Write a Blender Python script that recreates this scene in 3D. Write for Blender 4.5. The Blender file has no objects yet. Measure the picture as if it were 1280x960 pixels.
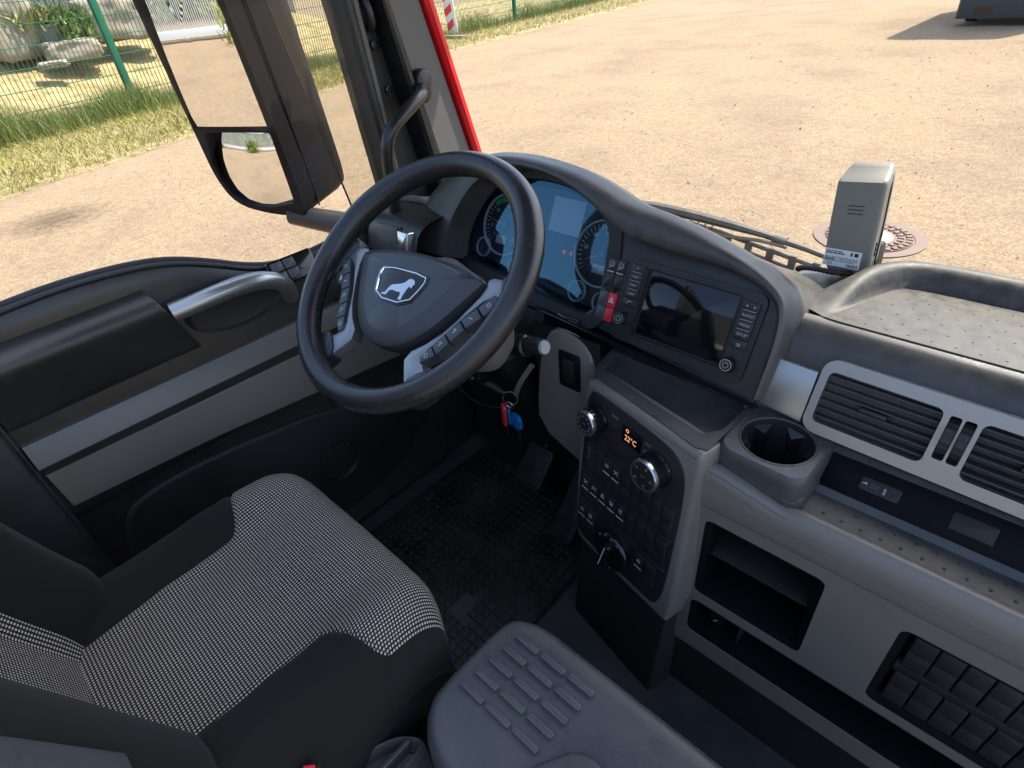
import bpy, math, random
from mathutils import Matrix, Vector, noise
from mathutils.geometry import tessellate_polygon
random.seed(7)
R = math.radians
S = bpy.context.scene
COL = S.collection

# ---------------------------------------------------------------- camera, sky, sun, exposure
cam = bpy.data.cameras.new('camera'); co = bpy.data.objects.new('camera', cam); COL.objects.link(co)
cam.sensor_width = 36.0; cam.lens = 709 / 1280 * 36; cam.clip_start = 0.02; cam.clip_end = 500
co.matrix_world = Matrix(((0.73165, -0.35350, 0.58286, 0.0), (0.67666, 0.48019, -0.55817, 0.0),
                          (-0.08257, 0.80278, 0.59053, 1.13), (0, 0, 0, 1)))
S.camera = co
SUN_EL, SUN_AZ = R(60), R(21)          # azimuth measured from straight ahead (+Y) towards the passenger side (+X)
w = bpy.data.worlds.new('World'); S.world = w; w.use_nodes = True
nt = w.node_tree; bg = nt.nodes['Background']
sky = nt.nodes.new('ShaderNodeTexSky'); sky.sky_type = 'NISHITA'; sky.sun_disc = False
sky.sun_elevation = SUN_EL; sky.sun_rotation = SUN_AZ; sky.air_density = 1.0; sky.dust_density = 2.5
nt.links.new(sky.outputs[0], bg.inputs[0]); bg.inputs[1].default_value = 0.15
sl = bpy.data.lights.new('sun', 'SUN'); so = bpy.data.objects.new('sun', sl); COL.objects.link(so)
sl.energy = 3.4; sl.angle = R(0.53); sl.color = (1.0, 0.93, 0.83)
sd = Vector((math.cos(SUN_EL) * math.sin(SUN_AZ), math.cos(SUN_EL) * math.cos(SUN_AZ), math.sin(SUN_EL)))
so.rotation_euler = sd.to_track_quat('Z', 'Y').to_euler(); so.location = (3, 6, 9)
S.view_settings.view_transform = 'Standard'; S.view_settings.look = 'None'
S.view_settings.exposure = 1.55; S.view_settings.gamma = 1.0
S.render.engine = 'CYCLES'
S.cycles.max_bounces = 10; S.cycles.transparent_max_bounces = 16; S.cycles.glossy_bounces = 5; S.cycles.diffuse_bounces = 5
S.cycles.sample_clamp_indirect = 6.0

# ---------------------------------------------------------------- materials
MAT = {}
def mat(name, color, rough=0.5, metal=0.0, grain=0.0, bump=0.0, spec=0.5, var=0.0, varscale=6.0, coat=0.0, dust=0.0, gtype='VORONOI'):
    m = bpy.data.materials.new(name); m.use_nodes = True; n = m.node_tree.nodes; l = m.node_tree.links
    b = n['Principled BSDF']; b.inputs['Base Color'].default_value = (*color, 1); b.inputs['Roughness'].default_value = rough
    b.inputs['Metallic'].default_value = metal; b.inputs['Specular IOR Level'].default_value = spec
    b.inputs['Coat Weight'].default_value = coat; b.inputs['Coat Roughness'].default_value = 0.08
    tc = n.new('ShaderNodeTexCoord')
    if bump > 0:
        t = n.new('ShaderNodeTexVoronoi' if gtype == 'VORONOI' else 'ShaderNodeTexNoise'); t.inputs['Scale'].default_value = grain
        if gtype != 'VORONOI': t.inputs['Detail'].default_value = 4
        l.new(tc.outputs['Object'], t.inputs['Vector'])
        bp = n.new('ShaderNodeBump'); bp.inputs['Strength'].default_value = bump; bp.inputs['Distance'].default_value = 0.0006
        l.new(t.outputs[0], bp.inputs['Height']); l.new(bp.outputs[0], b.inputs['Normal'])
    if var > 0 or dust > 0:
        t = n.new('ShaderNodeTexNoise'); t.inputs['Scale'].default_value = varscale; t.inputs['Detail'].default_value = 8; t.inputs['Roughness'].default_value = 0.7
        l.new(tc.outputs['Object'], t.inputs['Vector'])
        mr = n.new('ShaderNodeMapRange'); mr.inputs[1].default_value = 0.35; mr.inputs[2].default_value = 0.7
        mr.inputs[3].default_value = rough - var; mr.inputs[4].default_value = rough + var
        l.new(t.outputs[0], mr.inputs[0]); l.new(mr.outputs[0], b.inputs['Roughness'])
        cr = n.new('ShaderNodeMix'); cr.data_type = 'RGBA'
        k = 1 - var
        cr.inputs[6].default_value = (*[c * k for c in color], 1)
        d = [c * (1 + var * .6) for c in color]
        if dust > 0: d = [c * (1 - dust) + q * dust for c, q in zip(color, (0.36, 0.31, 0.25))]
        cr.inputs[7].default_value = (*d, 1)
        m2 = n.new('ShaderNodeMapRange'); m2.inputs[1].default_value = 0.4; m2.inputs[2].default_value = 0.72
        l.new(t.outputs[0], m2.inputs[0]); l.new(m2.outputs[0], cr.inputs[0]); l.new(cr.outputs[2], b.inputs['Base Color'])
    if name == 'velour': b.inputs['Sheen Weight'].default_value = 0.06; b.inputs['Sheen Roughness'].default_value = 0.5
    MAT[name] = m; return m

mat('dash_top', (0.038, 0.0355, 0.032), 0.55, grain=900, bump=0.35, var=0.12, varscale=45, dust=0.19)
mat('dash_grain', (0.062, 0.059, 0.054), 0.4, grain=800, bump=0.35, var=0.10, dust=0.09, varscale=28)
mat('black_plastic', (0.022, 0.023, 0.025), 0.42, grain=1200, bump=0.15, var=0.08, dust=0.03)
mat('slat_plastic', (0.045, 0.043, 0.04), 0.4, var=0.1, dust=0.1)
mat('matt_black', (0.012, 0.012, 0.013), 0.6, var=0.08, dust=0.02)
mat('gloss_black', (0.010, 0.010, 0.012), 0.12, var=0.04)
mat('panel_grey', (0.185, 0.172, 0.154), 0.4, grain=1500, bump=0.12, var=0.05, varscale=4)
mat('console_grey', (0.190, 0.177, 0.160), 0.36, grain=1500, bump=0.12, var=0.05, varscale=4)
mat('tray_rubber', (0.055, 0.056, 0.056), 0.34, grain=900, bump=0.2, var=0.08, dust=0.08, varscale=14)
mat('spoke_silver', (0.30, 0.305, 0.305), 0.33, metal=0.75, var=0.03)
mat('silver', (0.38, 0.387, 0.38), 0.3, metal=0.75, grain=2500, bump=0.05, var=0.04)
mat('strip_silver', (0.135, 0.135, 0.131), 0.5, metal=0.6, var=0.03)
mat('mirror_shell', (0.0075, 0.0075, 0.009), 0.45, spec=0.1, var=0.08)
mat('wiper_grey', (0.075, 0.072, 0.068), 0.6, var=0.15, dust=0.2, varscale=30)
mat('bright_silver', (0.62, 0.63, 0.63), 0.2, metal=0.9, var=0.05)
mat('chrome', (0.75, 0.76, 0.77), 0.1, metal=1.0)
mat('door_plastic', (0.025, 0.0238, 0.022), 0.33, grain=1000, bump=0.2, var=0.08, dust=0.04)
mat('door_insert', (0.155, 0.142, 0.122), 0.5, grain=1600, bump=0.15, var=0.04)
mat('wheel_leather', (0.024, 0.024, 0.025), 0.27, grain=1100, bump=0.2, var=0.08, varscale=20)
mat('airbag_skin', (0.050, 0.053, 0.058), 0.38, grain=1500, bump=0.15, var=0.06)
mat('key_grey', (0.075, 0.08, 0.085), 0.4, var=0.05)
mat('pillar_trim', (0.125, 0.119, 0.11), 0.65, grain=900, bump=0.4, var=0.06)
mat('rubber', (0.014, 0.014, 0.015), 0.55, var=0.1, varscale=20, dust=0.03)
mat('satin_black', (0.016, 0.016, 0.017), 0.3, var=0.08, varscale=15)
mat('red_paint', (0.75, 0.008, 0.018), 0.25, coat=0.6)
mat('red_plastic', (0.62, 0.03, 0.055), 0.4)
mat('red_buckle', (0.75, 0.04, 0.05), 0.4)
mat('white_print', (0.75, 0.75, 0.75), 0.5)
mat('grey_print', (0.42, 0.43, 0.44), 0.5)
mat('green_print', (0.02, 0.55, 0.06), 0.5)
mat('needle_red', (0.75, 0.13, 0.14), 0.5)
mat('dial_face', (0.008, 0.016, 0.028), 0.4)
mat('lcd_grey', (0.40, 0.41, 0.42), 0.45)
mat('obu_shell', (0.195, 0.187, 0.158), 0.45, grain=1500, bump=0.1, var=0.04)
mat('paper', (0.78, 0.78, 0.76), 0.6)
mat('velour', (0.0165, 0.0155, 0.0142), 0.95, grain=1400, bump=0.8, var=0.05, varscale=30, spec=0.1, gtype='NOISE')
mat('floor_rubber', (0.030, 0.031, 0.033), 0.6, grain=600, bump=0.5, var=0.1, dust=0.06, varscale=8)
mat('mat_rubber', (0.016, 0.015, 0.014), 0.4, grain=500, bump=0.2, var=0.15, dust=0.09, varscale=7)
mat('bounce_cloth', (0.50, 0.46, 0.40), 0.9)
mat('headliner', (0.14, 0.14, 0.14), 0.9)
mat('grey_box', (0.068, 0.072, 0.077), 0.30, grain=1100, bump=0.3, var=0.1, varscale=10, dust=0.05)
mat('blue_plastic', (0.01, 0.15, 0.42), 0.3)
mat('steel', (0.45, 0.44, 0.42), 0.3, metal=1.0)
mat('strap', (0.16, 0.15, 0.12), 0.8)
mat('green_paint', (0.010, 0.11, 0.060), 0.7, spec=.15)
mat('stone', (0.31, 0.265, 0.20), 0.9, grain=9, bump=0.6, var=0.3, varscale=2.5, gtype='NOISE')
mat('iron', (0.16, 0.105, 0.078), 0.7, var=0.2, varscale=10)
mat('pebble', (0.29, 0.23, 0.165), 0.9, var=0.4, varscale=3)
mat('concrete', (0.42, 0.35, 0.26), 0.9, var=0.15, varscale=6)
mat('pot', (0.12, 0.12, 0.125), 0.6)
mat('leaf', (0.13, 0.18, 0.03), 0.6, var=0.3, varscale=1.2)
mat('leaf_yellow', (0.25, 0.235, 0.05), 0.6, var=0.3, varscale=1.2)
mat('dry_grass', (0.38, 0.31, 0.12), 0.7, var=0.3, varscale=0.7)
mat('car_paint', (0.02, 0.025, 0.024), 0.25, coat=0.5)
mat('post_white', (0.70, 0.66, 0.58), 0.6, var=0.1)
mat('galvanised', (0.42, 0.44, 0.45), 0.45, metal=0.4)
mat('timber', (0.24, 0.17, 0.11), 0.85, var=0.25, varscale=3)

def special():
    # gravel ground
    m = mat('gravel', (0.3, 0.24, 0.17), 0.95); n = m.node_tree.nodes; l = m.node_tree.links; b = n['Principled BSDF']
    b.inputs['Specular IOR Level'].default_value = 0.1
    tc = n.new('ShaderNodeTexCoord')
    def noi(s, d=6, r=0.6):
        t = n.new('ShaderNodeTexNoise'); t.inputs['Scale'].default_value = s; t.inputs['Detail'].default_value = d; t.inputs['Roughness'].default_value = r
        l.new(tc.outputs['Object'], t.inputs['Vector']); return t
    def ramp(src, stops):
        r = n.new('ShaderNodeValToRGB'); e = r.color_ramp.elements
        while len(e) < len(stops): e.new(0.5)
        for i, (p, c) in enumerate(stops): e[i].position = p; e[i].color = (*c, 1)
        l.new(src, r.inputs[0]); return r
    fine = noi(34, 5, 0.8); mid = noi(7.5, 6, 0.75); big = noi(0.55, 7, 0.68)
    r1 = ramp(fine.outputs[0], [(0.33, (0.160, 0.118, 0.081)), (0.5, (0.266, 0.202, 0.132)), (0.66, (0.36, 0.284, 0.194))])
    r2 = ramp(mid.outputs[0], [(0.34, (0.82, 0.77, 0.73)), (0.55, (1, 1, 1)), (0.75, (1.18, 1.1, 1.0))])
    r3 = ramp(big.outputs[0], [(0.32, (0.84, 0.83, 0.83)), (0.5, (1, 1, 1)), (0.68, (1.10, 1.08, 1.06))])
    m1 = n.new('ShaderNodeMix'); m1.data_type = 'RGBA'; m1.blend_type = 'MULTIPLY'; m1.inputs[0].default_value = 1
    l.new(r1.outputs[0], m1.inputs[6]); l.new(r2.outputs[0], m1.inputs[7])
    m2 = n.new('ShaderNodeMix'); m2.data_type = 'RGBA'; m2.blend_type = 'MULTIPLY'; m2.inputs[0].default_value = 1
    l.new(m1.outputs[2], m2.inputs[6]); l.new(r3.outputs[0], m2.inputs[7])
    # damp stain near the door side
    st = n.new('ShaderNodeVectorMath'); st.operation = 'DISTANCE'; st.inputs[1].default_value = (-10.2, 1.2, -1.2)
    nz = n.new('ShaderNodeMath'); nz.operation = 'MULTIPLY_ADD'; nz.inputs[1].default_value = 0.9; 
    l.new(tc.outputs['Object'], st.inputs[0]); l.new(mid.outputs[0], nz.inputs[0]); l.new(st.outputs['Value'], nz.inputs[2])
    sr = n.new('ShaderNodeMapRange'); sr.inputs[1].default_value = 0.6; sr.inputs[2].default_value = 1.3; sr.inputs[3].default_value = 0.50; sr.inputs[4].default_value = 1.0
    l.new(nz.outputs[0], sr.inputs[0])
    m3 = n.new('ShaderNodeMix'); m3.data_type = 'RGBA'; m3.blend_type = 'MULTIPLY'; m3.inputs[0].default_value = 1
    l.new(m2.outputs[2], m3.inputs[6]); l.new(sr.outputs[0], m3.inputs[7]); l.new(m3.outputs[2], b.inputs['Base Color'])
    bp = n.new('ShaderNodeBump'); bp.inputs['Strength'].default_value = 0.7; bp.inputs['Distance'].default_value = 0.03
    l.new(fine.outputs[0], bp.inputs['Height']); l.new(bp.outputs[0], b.inputs['Normal'])
    # bank of dry rubble / straw
    m = mat('rubble', (0.3, 0.24, 0.12), 0.95); n = m.node_tree.nodes; l = m.node_tree.links; b = n['Principled BSDF']
    tc = n.new('ShaderNodeTexCoord')
    t = n.new('ShaderNodeTexNoise'); t.inputs['Scale'].default_value = 2.2; t.inputs['Detail'].default_value = 9; t.inputs['Roughness'].default_value = 0.75
    l.new(tc.outputs['Object'], t.inputs['Vector'])
    r = n.new('ShaderNodeValToRGB'); e = r.color_ramp.elements
    for p, c in ((0.5, (0.36, 0.27, 0.12)), (0.62, (0.46, 0.36, 0.18))): e.new(p).color = (*c, 1)
    e[0].position = 0.34; e[0].color = (0.10, 0.12, 0.03, 1); e[-1].position = 0.75; e[-1].color = (0.24, 0.24, 0.06, 1)
    l.new(t.outputs[0], r.inputs[0]); l.new(r.outputs[0], b.inputs['Base Color'])
    bp = n.new('ShaderNodeBump'); bp.inputs['Strength'].default_value = 0.8; bp.inputs['Distance'].default_value = 0.2
    l.new(t.outputs[0], bp.inputs['Height']); l.new(bp.outputs[0], b.inputs['Normal'])
    # clear panes: transparent with a fresnel reflection
    def pane(name, tint, refl, gc=(1, 1, 1)):
        m = bpy.data.materials.new(name); m.use_nodes = True; n = m.node_tree.nodes; l = m.node_tree.links; n.clear()
        o = n.new('ShaderNodeOutputMaterial'); mx = n.new('ShaderNodeMixShader'); tr = n.new('ShaderNodeBsdfTransparent'); gl = n.new('ShaderNodeBsdfGlossy')
        lw = n.new('ShaderNodeFresnel'); lw.inputs['IOR'].default_value = 1.5
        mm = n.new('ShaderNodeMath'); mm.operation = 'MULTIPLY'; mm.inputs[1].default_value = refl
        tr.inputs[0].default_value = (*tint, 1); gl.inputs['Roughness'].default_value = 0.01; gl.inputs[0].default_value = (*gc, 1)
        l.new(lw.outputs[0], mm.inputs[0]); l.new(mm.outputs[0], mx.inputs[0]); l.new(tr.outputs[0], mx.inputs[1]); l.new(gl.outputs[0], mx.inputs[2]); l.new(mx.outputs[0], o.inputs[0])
        MAT[name] = m
    pane('window_glass', (0.97, 0.985, 0.975), 0.5)
    pane('windscreen_glass', (0.96, 0.98, 0.97), 0.25)
    pane('smoked_acrylic', (0.78, 0.77, 0.73), 0.9)
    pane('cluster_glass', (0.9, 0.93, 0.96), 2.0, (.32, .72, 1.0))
    # mirror
    mat('mirror', (0.80, 0.80, 0.79), 0.005, metal=1.0)
    # screen
    mat('screen', (0.006, 0.006, 0.008), 0.06, spec=0.5)
    # lit digits
    for nm, c, s in (('lit_orange', (1.0, 0.42, 0.2), 0.35), ('lit_red', (0.9, 0.08, 0.12), 0.15)):
        m = mat(nm, c, 0.5); b = m.node_tree.nodes['Principled BSDF']
        b.inputs['Emission Color'].default_value = (*c, 1); b.inputs['Emission Strength'].default_value = s
    # woven seat cloth, uv in metres
    m = mat('weave', (0.4, 0.4, 0.4), 0.9, spec=0.15); n = m.node_tree.nodes; l = m.node_tree.links; b = n['Principled BSDF']
    uv = n.new('ShaderNodeUVMap'); sp = n.new('ShaderNodeSeparateXYZ'); l.new(uv.outputs[0], sp.inputs[0])
    def M(op, a, bb):
        x = n.new('ShaderNodeMath'); x.operation = op
        for i, q in enumerate((a, bb)):
            if isinstance(q, (int, float)): x.inputs[i].default_value = q
            elif q is not None: l.new(q, x.inputs[i])
        return x.outputs[0]
    def wave(src, p):   # smooth 0..1 hump per thread
        return M('SINE', M('MULTIPLY', M('FRACT', M('DIVIDE', src, p), None), math.pi), None)
    a = wave(sp.outputs[0], 0.0047); c = wave(sp.outputs[1], 0.0046)
    a2 = n.new('ShaderNodeMapRange'); a2.inputs[1].default_value = 0.55; a2.inputs[2].default_value = 0.8; l.new(a, a2.inputs[0])
    c2 = n.new('ShaderNodeMapRange'); c2.inputs[1].default_value = 0.5; c2.inputs[2].default_value = 0.75; l.new(c, c2.inputs[0])
    h = M('MULTIPLY', a2.outputs[0], c2.outputs[0])
    mx = n.new('ShaderNodeMix'); mx.data_type = 'RGBA'; mx.inputs[6].default_value = (0.018, 0.017, 0.016, 1); mx.inputs[7].default_value = (0.52, 0.47, 0.40, 1)
    l.new(h, mx.inputs[0]); l.new(mx.outputs[2], b.inputs['Base Color'])
    bp = n.new('ShaderNodeBump'); bp.inputs['Strength'].default_value = 0.6; bp.inputs['Distance'].default_value = 0.0008
    l.new(h, bp.inputs['Height']); l.new(bp.outputs[0], b.inputs['Normal'])
special()

# ---------------------------------------------------------------- mesh helpers
def frame(O, yaw=0, tilt=0, rot=0):
    A, T = R(yaw), R(tilt)
    u = Vector((math.cos(A), -math.sin(A), 0)); v = Vector((math.sin(T) * math.sin(A), math.sin(T) * math.cos(A), math.cos(T))); n = u.cross(v)
    m = Matrix((u, v, n)).transposed().to_4x4(); m.translation = Vector(O)
    return m @ Matrix.Rotation(R(rot), 4, 'Z')
I4 = Matrix.Identity(4)
def rrect(x0, x1, y0, y1, r=0.003, seg=4):
    r = min(r, (x1 - x0) / 2 * .99, (y1 - y0) / 2 * .99); o = []
    for cx, cy, a in ((x1 - r, y1 - r, 0), (x0 + r, y1 - r, 90), (x0 + r, y0 + r, 180), (x1 - r, y0 + r, 270)):
        for i in range(seg + 1):
            t = R(a + 90 * i / seg); o.append((cx + r * math.cos(t), cy + r * math.sin(t)))
    return o
def circ(cx, cy, r, n=32): return [(cx + r * math.cos(2 * math.pi * i / n), cy + r * math.sin(2 * math.pi * i / n)) for i in range(n)]
def area(o): return sum(o[i - 1][0] * o[i][1] - o[i][0] * o[i - 1][1] for i in range(len(o))) / 2
def ccw(o): return list(o) if area(o) > 0 else list(o)[::-1]
def inset(o, d):
    n = len(o); out = []
    for i in range(n):
        p, q, s = Vector(o[i - 1]), Vector(o[i]), Vector(o[(i + 1) % n])
        a = (q - p); b = (s - q)
        if a.length < 1e-9: a = b
        if b.length < 1e-9: b = a
        a = a.normalized(); b = b.normalized(); na = Vector((-a.y, a.x)); nb = Vector((-b.y, b.x))
        k = max(0.35, 1 + na.dot(nb)); t = (na + nb) * (d / k); out.append((q.x + t.x, q.y + t.y))
    return out
def smooth(pts, it=2, closed=False):
    pts = [tuple(p) for p in pts]
    for _ in range(it):
        o = []; n = len(pts)
        for i in range(n if closed else n - 1):
            a, b = pts[i], pts[(i + 1) % n]
            o.append(tuple(.75 * x + .25 * y for x, y in zip(a, b))); o.append(tuple(.25 * x + .75 * y for x, y in zip(a, b)))
        if not closed: o = [pts[0]] + o + [pts[-1]]
        pts = o
    return pts
class MB:
    def __init__(s): s.v = []; s.f = []; s.uv = None
    def add(s, vs, fs, M=I4):
        k = len(s.v); s.v += [tuple(M @ Vector(p)) for p in vs]; s.f += [tuple(i + k for i in f) for f in fs]; return s
    def rings(s, rs, M=I4, cap0=False, cap1=True, closed=True):
        n = len(rs[0]); vs = [p for r in rs for p in r]; fs = []
        for j in range(len(rs) - 1):
            for i in range(n if closed else n - 1):
                a = j * n + i; b = j * n + (i + 1) % n; fs.append((a, b, b + n, a + n))
        if cap1: fs.append(tuple(range((len(rs) - 1) * n, len(rs) * n)))
        if cap0: fs.append(tuple(range(n))[::-1])
        return s.add(vs, fs, M)
    def prism(s, o, z0, z1, M=I4, b=0.0, seg=2, cap0=False):
        o = ccw(o); rs = [[(x, y, z0) for x, y in o]]
        if b <= 0: rs.append([(x, y, z1) for x, y in o])
        else:
            for i in range(seg + 1):
                t = math.pi / 2 * i / seg; q = inset(o, b * (1 - math.cos(t))); z = z1 - b + b * math.sin(t); rs.append([(x, y, z) for x, y in q])
        return s.rings(rs, M, cap0)
    def box(s, x0, x1, y0, y1, z0, z1, M=I4, b=0.0, r=None):
        return s.prism(rrect(x0, x1, y0, y1, r if r else max(b, 1e-4), 3 if (r or b) else 1), z0, z1, M, b, 2, True)
    def tube(s, pts, r, n=12, M=I4, closed=False, caps=True):
        P = [Vector(p) for p in pts]; rs = []; up = None
        for i, p in enumerate(P):
            if closed: t = P[(i + 1) % len(P)] - P[i - 1]
            else: t = P[min(i + 1, len(P) - 1)] - P[max(i - 1, 0)]
            t.normalize()
            if up is None: up = Vector((0, 0, 1)) if abs(t.z) < .9 else Vector((1, 0, 0))
            a = t.cross(up)
            if a.length < 1e-6: a = t.orthogonal()
            a.normalize(); up = a.cross(t)
            q = r[i] if isinstance(r, (list, tuple)) else r
            rs.append([tuple(p + (a * math.cos(2 * math.pi * k / n) + up * math.sin(2 * math.pi * k / n)) * q) for k in range(n)])
        if closed: rs.append(rs[0])
        return s.rings(rs, M, caps and not closed, caps and not closed)
    def lathe(s, prof, n=32, M=I4, cap0=False, cap1=True):
        return s.rings([[(r * math.cos(2 * math.pi * k / n), r * math.sin(2 * math.pi * k / n), z) for k in range(n)] for r, z in prof], M, cap0, cap1)
    def grid(s, rows, M=I4, uvs=None):
        n = len(rows[0]); vs = [p for r in rows for p in r]
        s.add(vs, [(j * n + i, j * n + i + 1, (j + 1) * n + i + 1, (j + 1) * n + i) for j in range(len(rows) - 1) for i in range(n - 1)], M)
        if uvs: s.uv = (s.uv or []) + [p for r in uvs for p in r]
        return s
    def plate(s, outer, holes, z, M=I4, depth=0.01, hdepth=None):
        outer = ccw(outer); holes = [ccw(h)[::-1] for h in holes]
        loops = [outer] + holes; flat = [p for l in loops for p in l]
        tr = tessellate_polygon([[Vector((x, y, 0)) for x, y in l] for l in loops])
        fs = []
        for t in tr:
            a, b, c = (Vector(flat[i]) for i in t)
            fs.append(tuple(t) if (b - a).cross(c - a) > 0 else tuple(t)[::-1])
        s.add([(x, y, z) for x, y in flat], fs, M)
        for k, l in enumerate(loops):
            d = depth if k == 0 else (hdepth or depth)
            s.rings([[(x, y, z) for x, y in l][::-1], [(x, y, z - d) for x, y in l][::-1]], M, False, False)
        return s
    def stroke(s, pts, w, z, M=I4, closed=False):
        pts = [Vector(p) for p in pts]
        if closed: pts.append(pts[0])
        for a, b in zip(pts, pts[1:]):
            d = (b - a)
            if d.length < 1e-9: continue
            e = d.normalized() * w * .4; t = Vector((-d.y, d.x)).normalized() * w / 2
            s.add([(*(a - e - t), z), (*(b + e - t), z), (*(b + e + t), z), (*(a - e + t), z)], [(0, 1, 2, 3)], M)
        return s
    def text(s, body, size, x, y, z, M=I4, rot=0, align='CENTER', sx=1.0):
        c = bpy.data.curves.new('t', 'FONT'); c.body = body; c.size = size; c.align_x = align; c.align_y = 'CENTER'; c.resolution_u = 2
        o = bpy.data.objects.new('t', c); COL.objects.link(o)
        dg = bpy.context.evaluated_depsgraph_get(); me = bpy.data.meshes.new_from_object(o.evaluated_get(dg))
        T = M @ Matrix.Translation((x, y, z)) @ Matrix.Rotation(R(rot), 4, 'Z') @ Matrix.Diagonal((sx, 1, 1, 1))
        s.add([v.co for v in me.vertices], [tuple(p.vertices) for p in me.polygons], T)
        bpy.data.objects.remove(o); bpy.data.curves.remove(c); bpy.data.meshes.remove(me); return s
    def build(s, name, m, parent=None, ang=38, **kw):
        me = bpy.data.meshes.new(name); me.from_pydata(s.v, [], s.f); me.materials.append(MAT[m])
        if s.uv:
            ul = me.uv_layers.new(name='UVMap')
            for lp in me.loops: ul.data[lp.index].uv = s.uv[lp.vertex_index]
        me.polygons.foreach_set('use_smooth', [True] * len(me.polygons)); me.set_sharp_from_angle(angle=R(ang)); me.update()
        o = bpy.data.objects.new(name, me); COL.objects.link(o)
        if parent:
            o.parent = parent
            if parent.type == 'EMPTY': o.matrix_parent_inverse = Matrix.Translation(-parent.location)
        for k, v in kw.items(): o[k] = v
        return o
def thing(name, label, cat, loc=(0, 0, 0), group=None):
    o = bpy.data.objects.new(name, None); COL.objects.link(o); o.location = loc; o.empty_display_size = .05
    o['label'] = label; o['category'] = cat
    if group: o['group'] = group
    return o
def poly3(name, m, parent, pts, thick, axis):   # flat polygon of 3-d points given a real thickness along axis
    a = Vector(axis) * thick; n = len(pts)
    vs = [tuple(p) for p in pts] + [tuple(Vector(p) + a) for p in pts]
    fs = [tuple(range(n)), tuple(range(n, 2 * n))[::-1]] + [(i, i + n, (i + 1) % n + n, (i + 1) % n) for i in range(n)]
    return MB().add(vs, fs).build(name, m, parent)

G = -1.2            # yard level; the cab floor is at -0.15
SIDE = Matrix(((0, 0, 1, 0), (1, 0, 0, 0), (0, 1, 0, 0), (0, 0, 0, 1)))   # local x -> +Y, y -> +Z, z -> +X

# ================================================================ SETTING
def lerp_poly(pl, t):      # point along polyline by fraction of y
    for a, b in zip(pl, pl[1:]):
        if a[1] <= t <= b[1]:
            k = (t - a[1]) / (b[1] - a[1]); return a[0] + (b[0] - a[0]) * k
    return pl[0][0] if t < pl[0][1] else pl[-1][0]
EDGE = [(-11.2, -6), (-12.3, 0.9), (-13.9, 4.7), (-18.1, 15), (-21.8, 36), (-24, 60)]
FENCE = [(-16.0, -6), (-18.96, 5.3), (-22.7, 20.4), (-29, 46)]
b = MB(); b.grid([[(x, y, G) for x in (-160, -60, -30, -15, 0, 15, 60, 160)] for y in (-160, -40, -10, 10, 30, 60, 220)])
b.build('ground', 'gravel', kind='structure')
b = MB()
for k in range(2600):
    y = 2.2 + 16 * random.random() ** 1.4; x = random.uniform(-13.5, 5); q = random.uniform(.006, .017) * (1.6 if random.random() < .08 else 1); z = G + q * .2; a = random.random() * 6.28
    c, s1 = math.cos(a) * q, math.sin(a) * q; i = len(b.v)
    b.v += [(x + c, y + s1, z), (x - s1 * 1.3, y + c * 1.3, z), (x - c, y - s1, z), (x + s1 * 1.1, y - c * 1.1, z), (x + c * .2, y, z + q * random.uniform(.6, 1.1))]; b.f += [(i, i + 1, i + 4), (i + 1, i + 2, i + 4), (i + 2, i + 3, i + 4), (i + 3, i, i + 4)]
b.build('loose_stones', 'pebble', kind='stuff', label='loose small stones scattered over the gravel yard', category='stones')
# verge soil strip and bank behind the fence
b = MB(); rows = []
for y in [i * .5 for i in range(-12, 100)]:
    e = lerp_poly(EDGE, y); f = lerp_poly(FENCE, y)
    rows.append([(e + .25 * noise.noise((y * .9, 3, 0)), y, G + .004), (e * .6 + f * .4, y, G + .03), (f, y, G + .05)])
b.grid(rows); b.build('verge', 'rubble', kind='structure')
b = MB(); rows = []
for y in [i * 1.0 for i in range(-8, 54)]:
    f = lerp_poly(FENCE, y); r = []
    for k in range(16):
        d = k * .8; z = G + .05 + min(d, 7) * .27 * min(1.0, max(.15, (22 - y) / 8)) + .22 * noise.noise((d * .7, y * .7, 0)) * min(1, d)
        r.append((f - d, y, z))
    rows.append(r)
b.grid(rows); b.build('bank', 'rubble', kind='structure')

def blades(mb, n, place, hmin, hmax, wd, lean):
    for _ in range(n):
        x, y, z, k = place(); h = random.uniform(hmin, hmax) * k; a = random.uniform(0, 6.283); d = random.uniform(0, 6.283)
        dx, dy = math.cos(a) * wd, math.sin(a) * wd; lx, ly = math.cos(d) * h * lean * random.random(), math.sin(d) * h * lean * random.random()
        i = len(mb.v)
        mb.v += [(x - dx, y - dy, z), (x + dx, y + dy, z), (x + dx * .7 + lx * .4, y + dy * .7 + ly * .4, z + h * .6), (x - dx * .7 + lx * .4, y - dy * .7 + ly * .4, z + h * .6), (x + lx, y + ly, z + h)]
        mb.f += [(i, i + 1, i + 2, i + 3), (i + 3, i + 2, i + 4)]
def near_fence():
    y = random.uniform(-4, 46) if random.random() < .45 else random.uniform(-3, 14)
    k = .35 + .85 * max(0, noise.noise((y * .55, 7.7, 0)) + .45)
    return lerp_poly(FENCE, y) + random.gauss(.25, .45), y, G + .03, k
def verge_pt():
    y = random.uniform(-4, 46) if random.random() < .5 else random.uniform(-3, 14)
    t = random.random() ** .8; e, f = lerp_poly(EDGE, y), lerp_poly(FENCE, y)
    return e + (f - e) * t + random.gauss(0, .12), y, G + .02, 1
b = MB(); blades(b, 24000, near_fence, .35, .95, .0065, .9); b.build('tall_grass', 'leaf', kind='stuff', label='tall green grass growing along the foot of the wire fence', category='grass')
b = MB(); blades(b, 34000, verge_pt, .04, .22, .008, 2.2); b.build('mown_grass', 'leaf_yellow', kind='stuff', label='short yellow green mown grass on the verge', category='grass')
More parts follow.
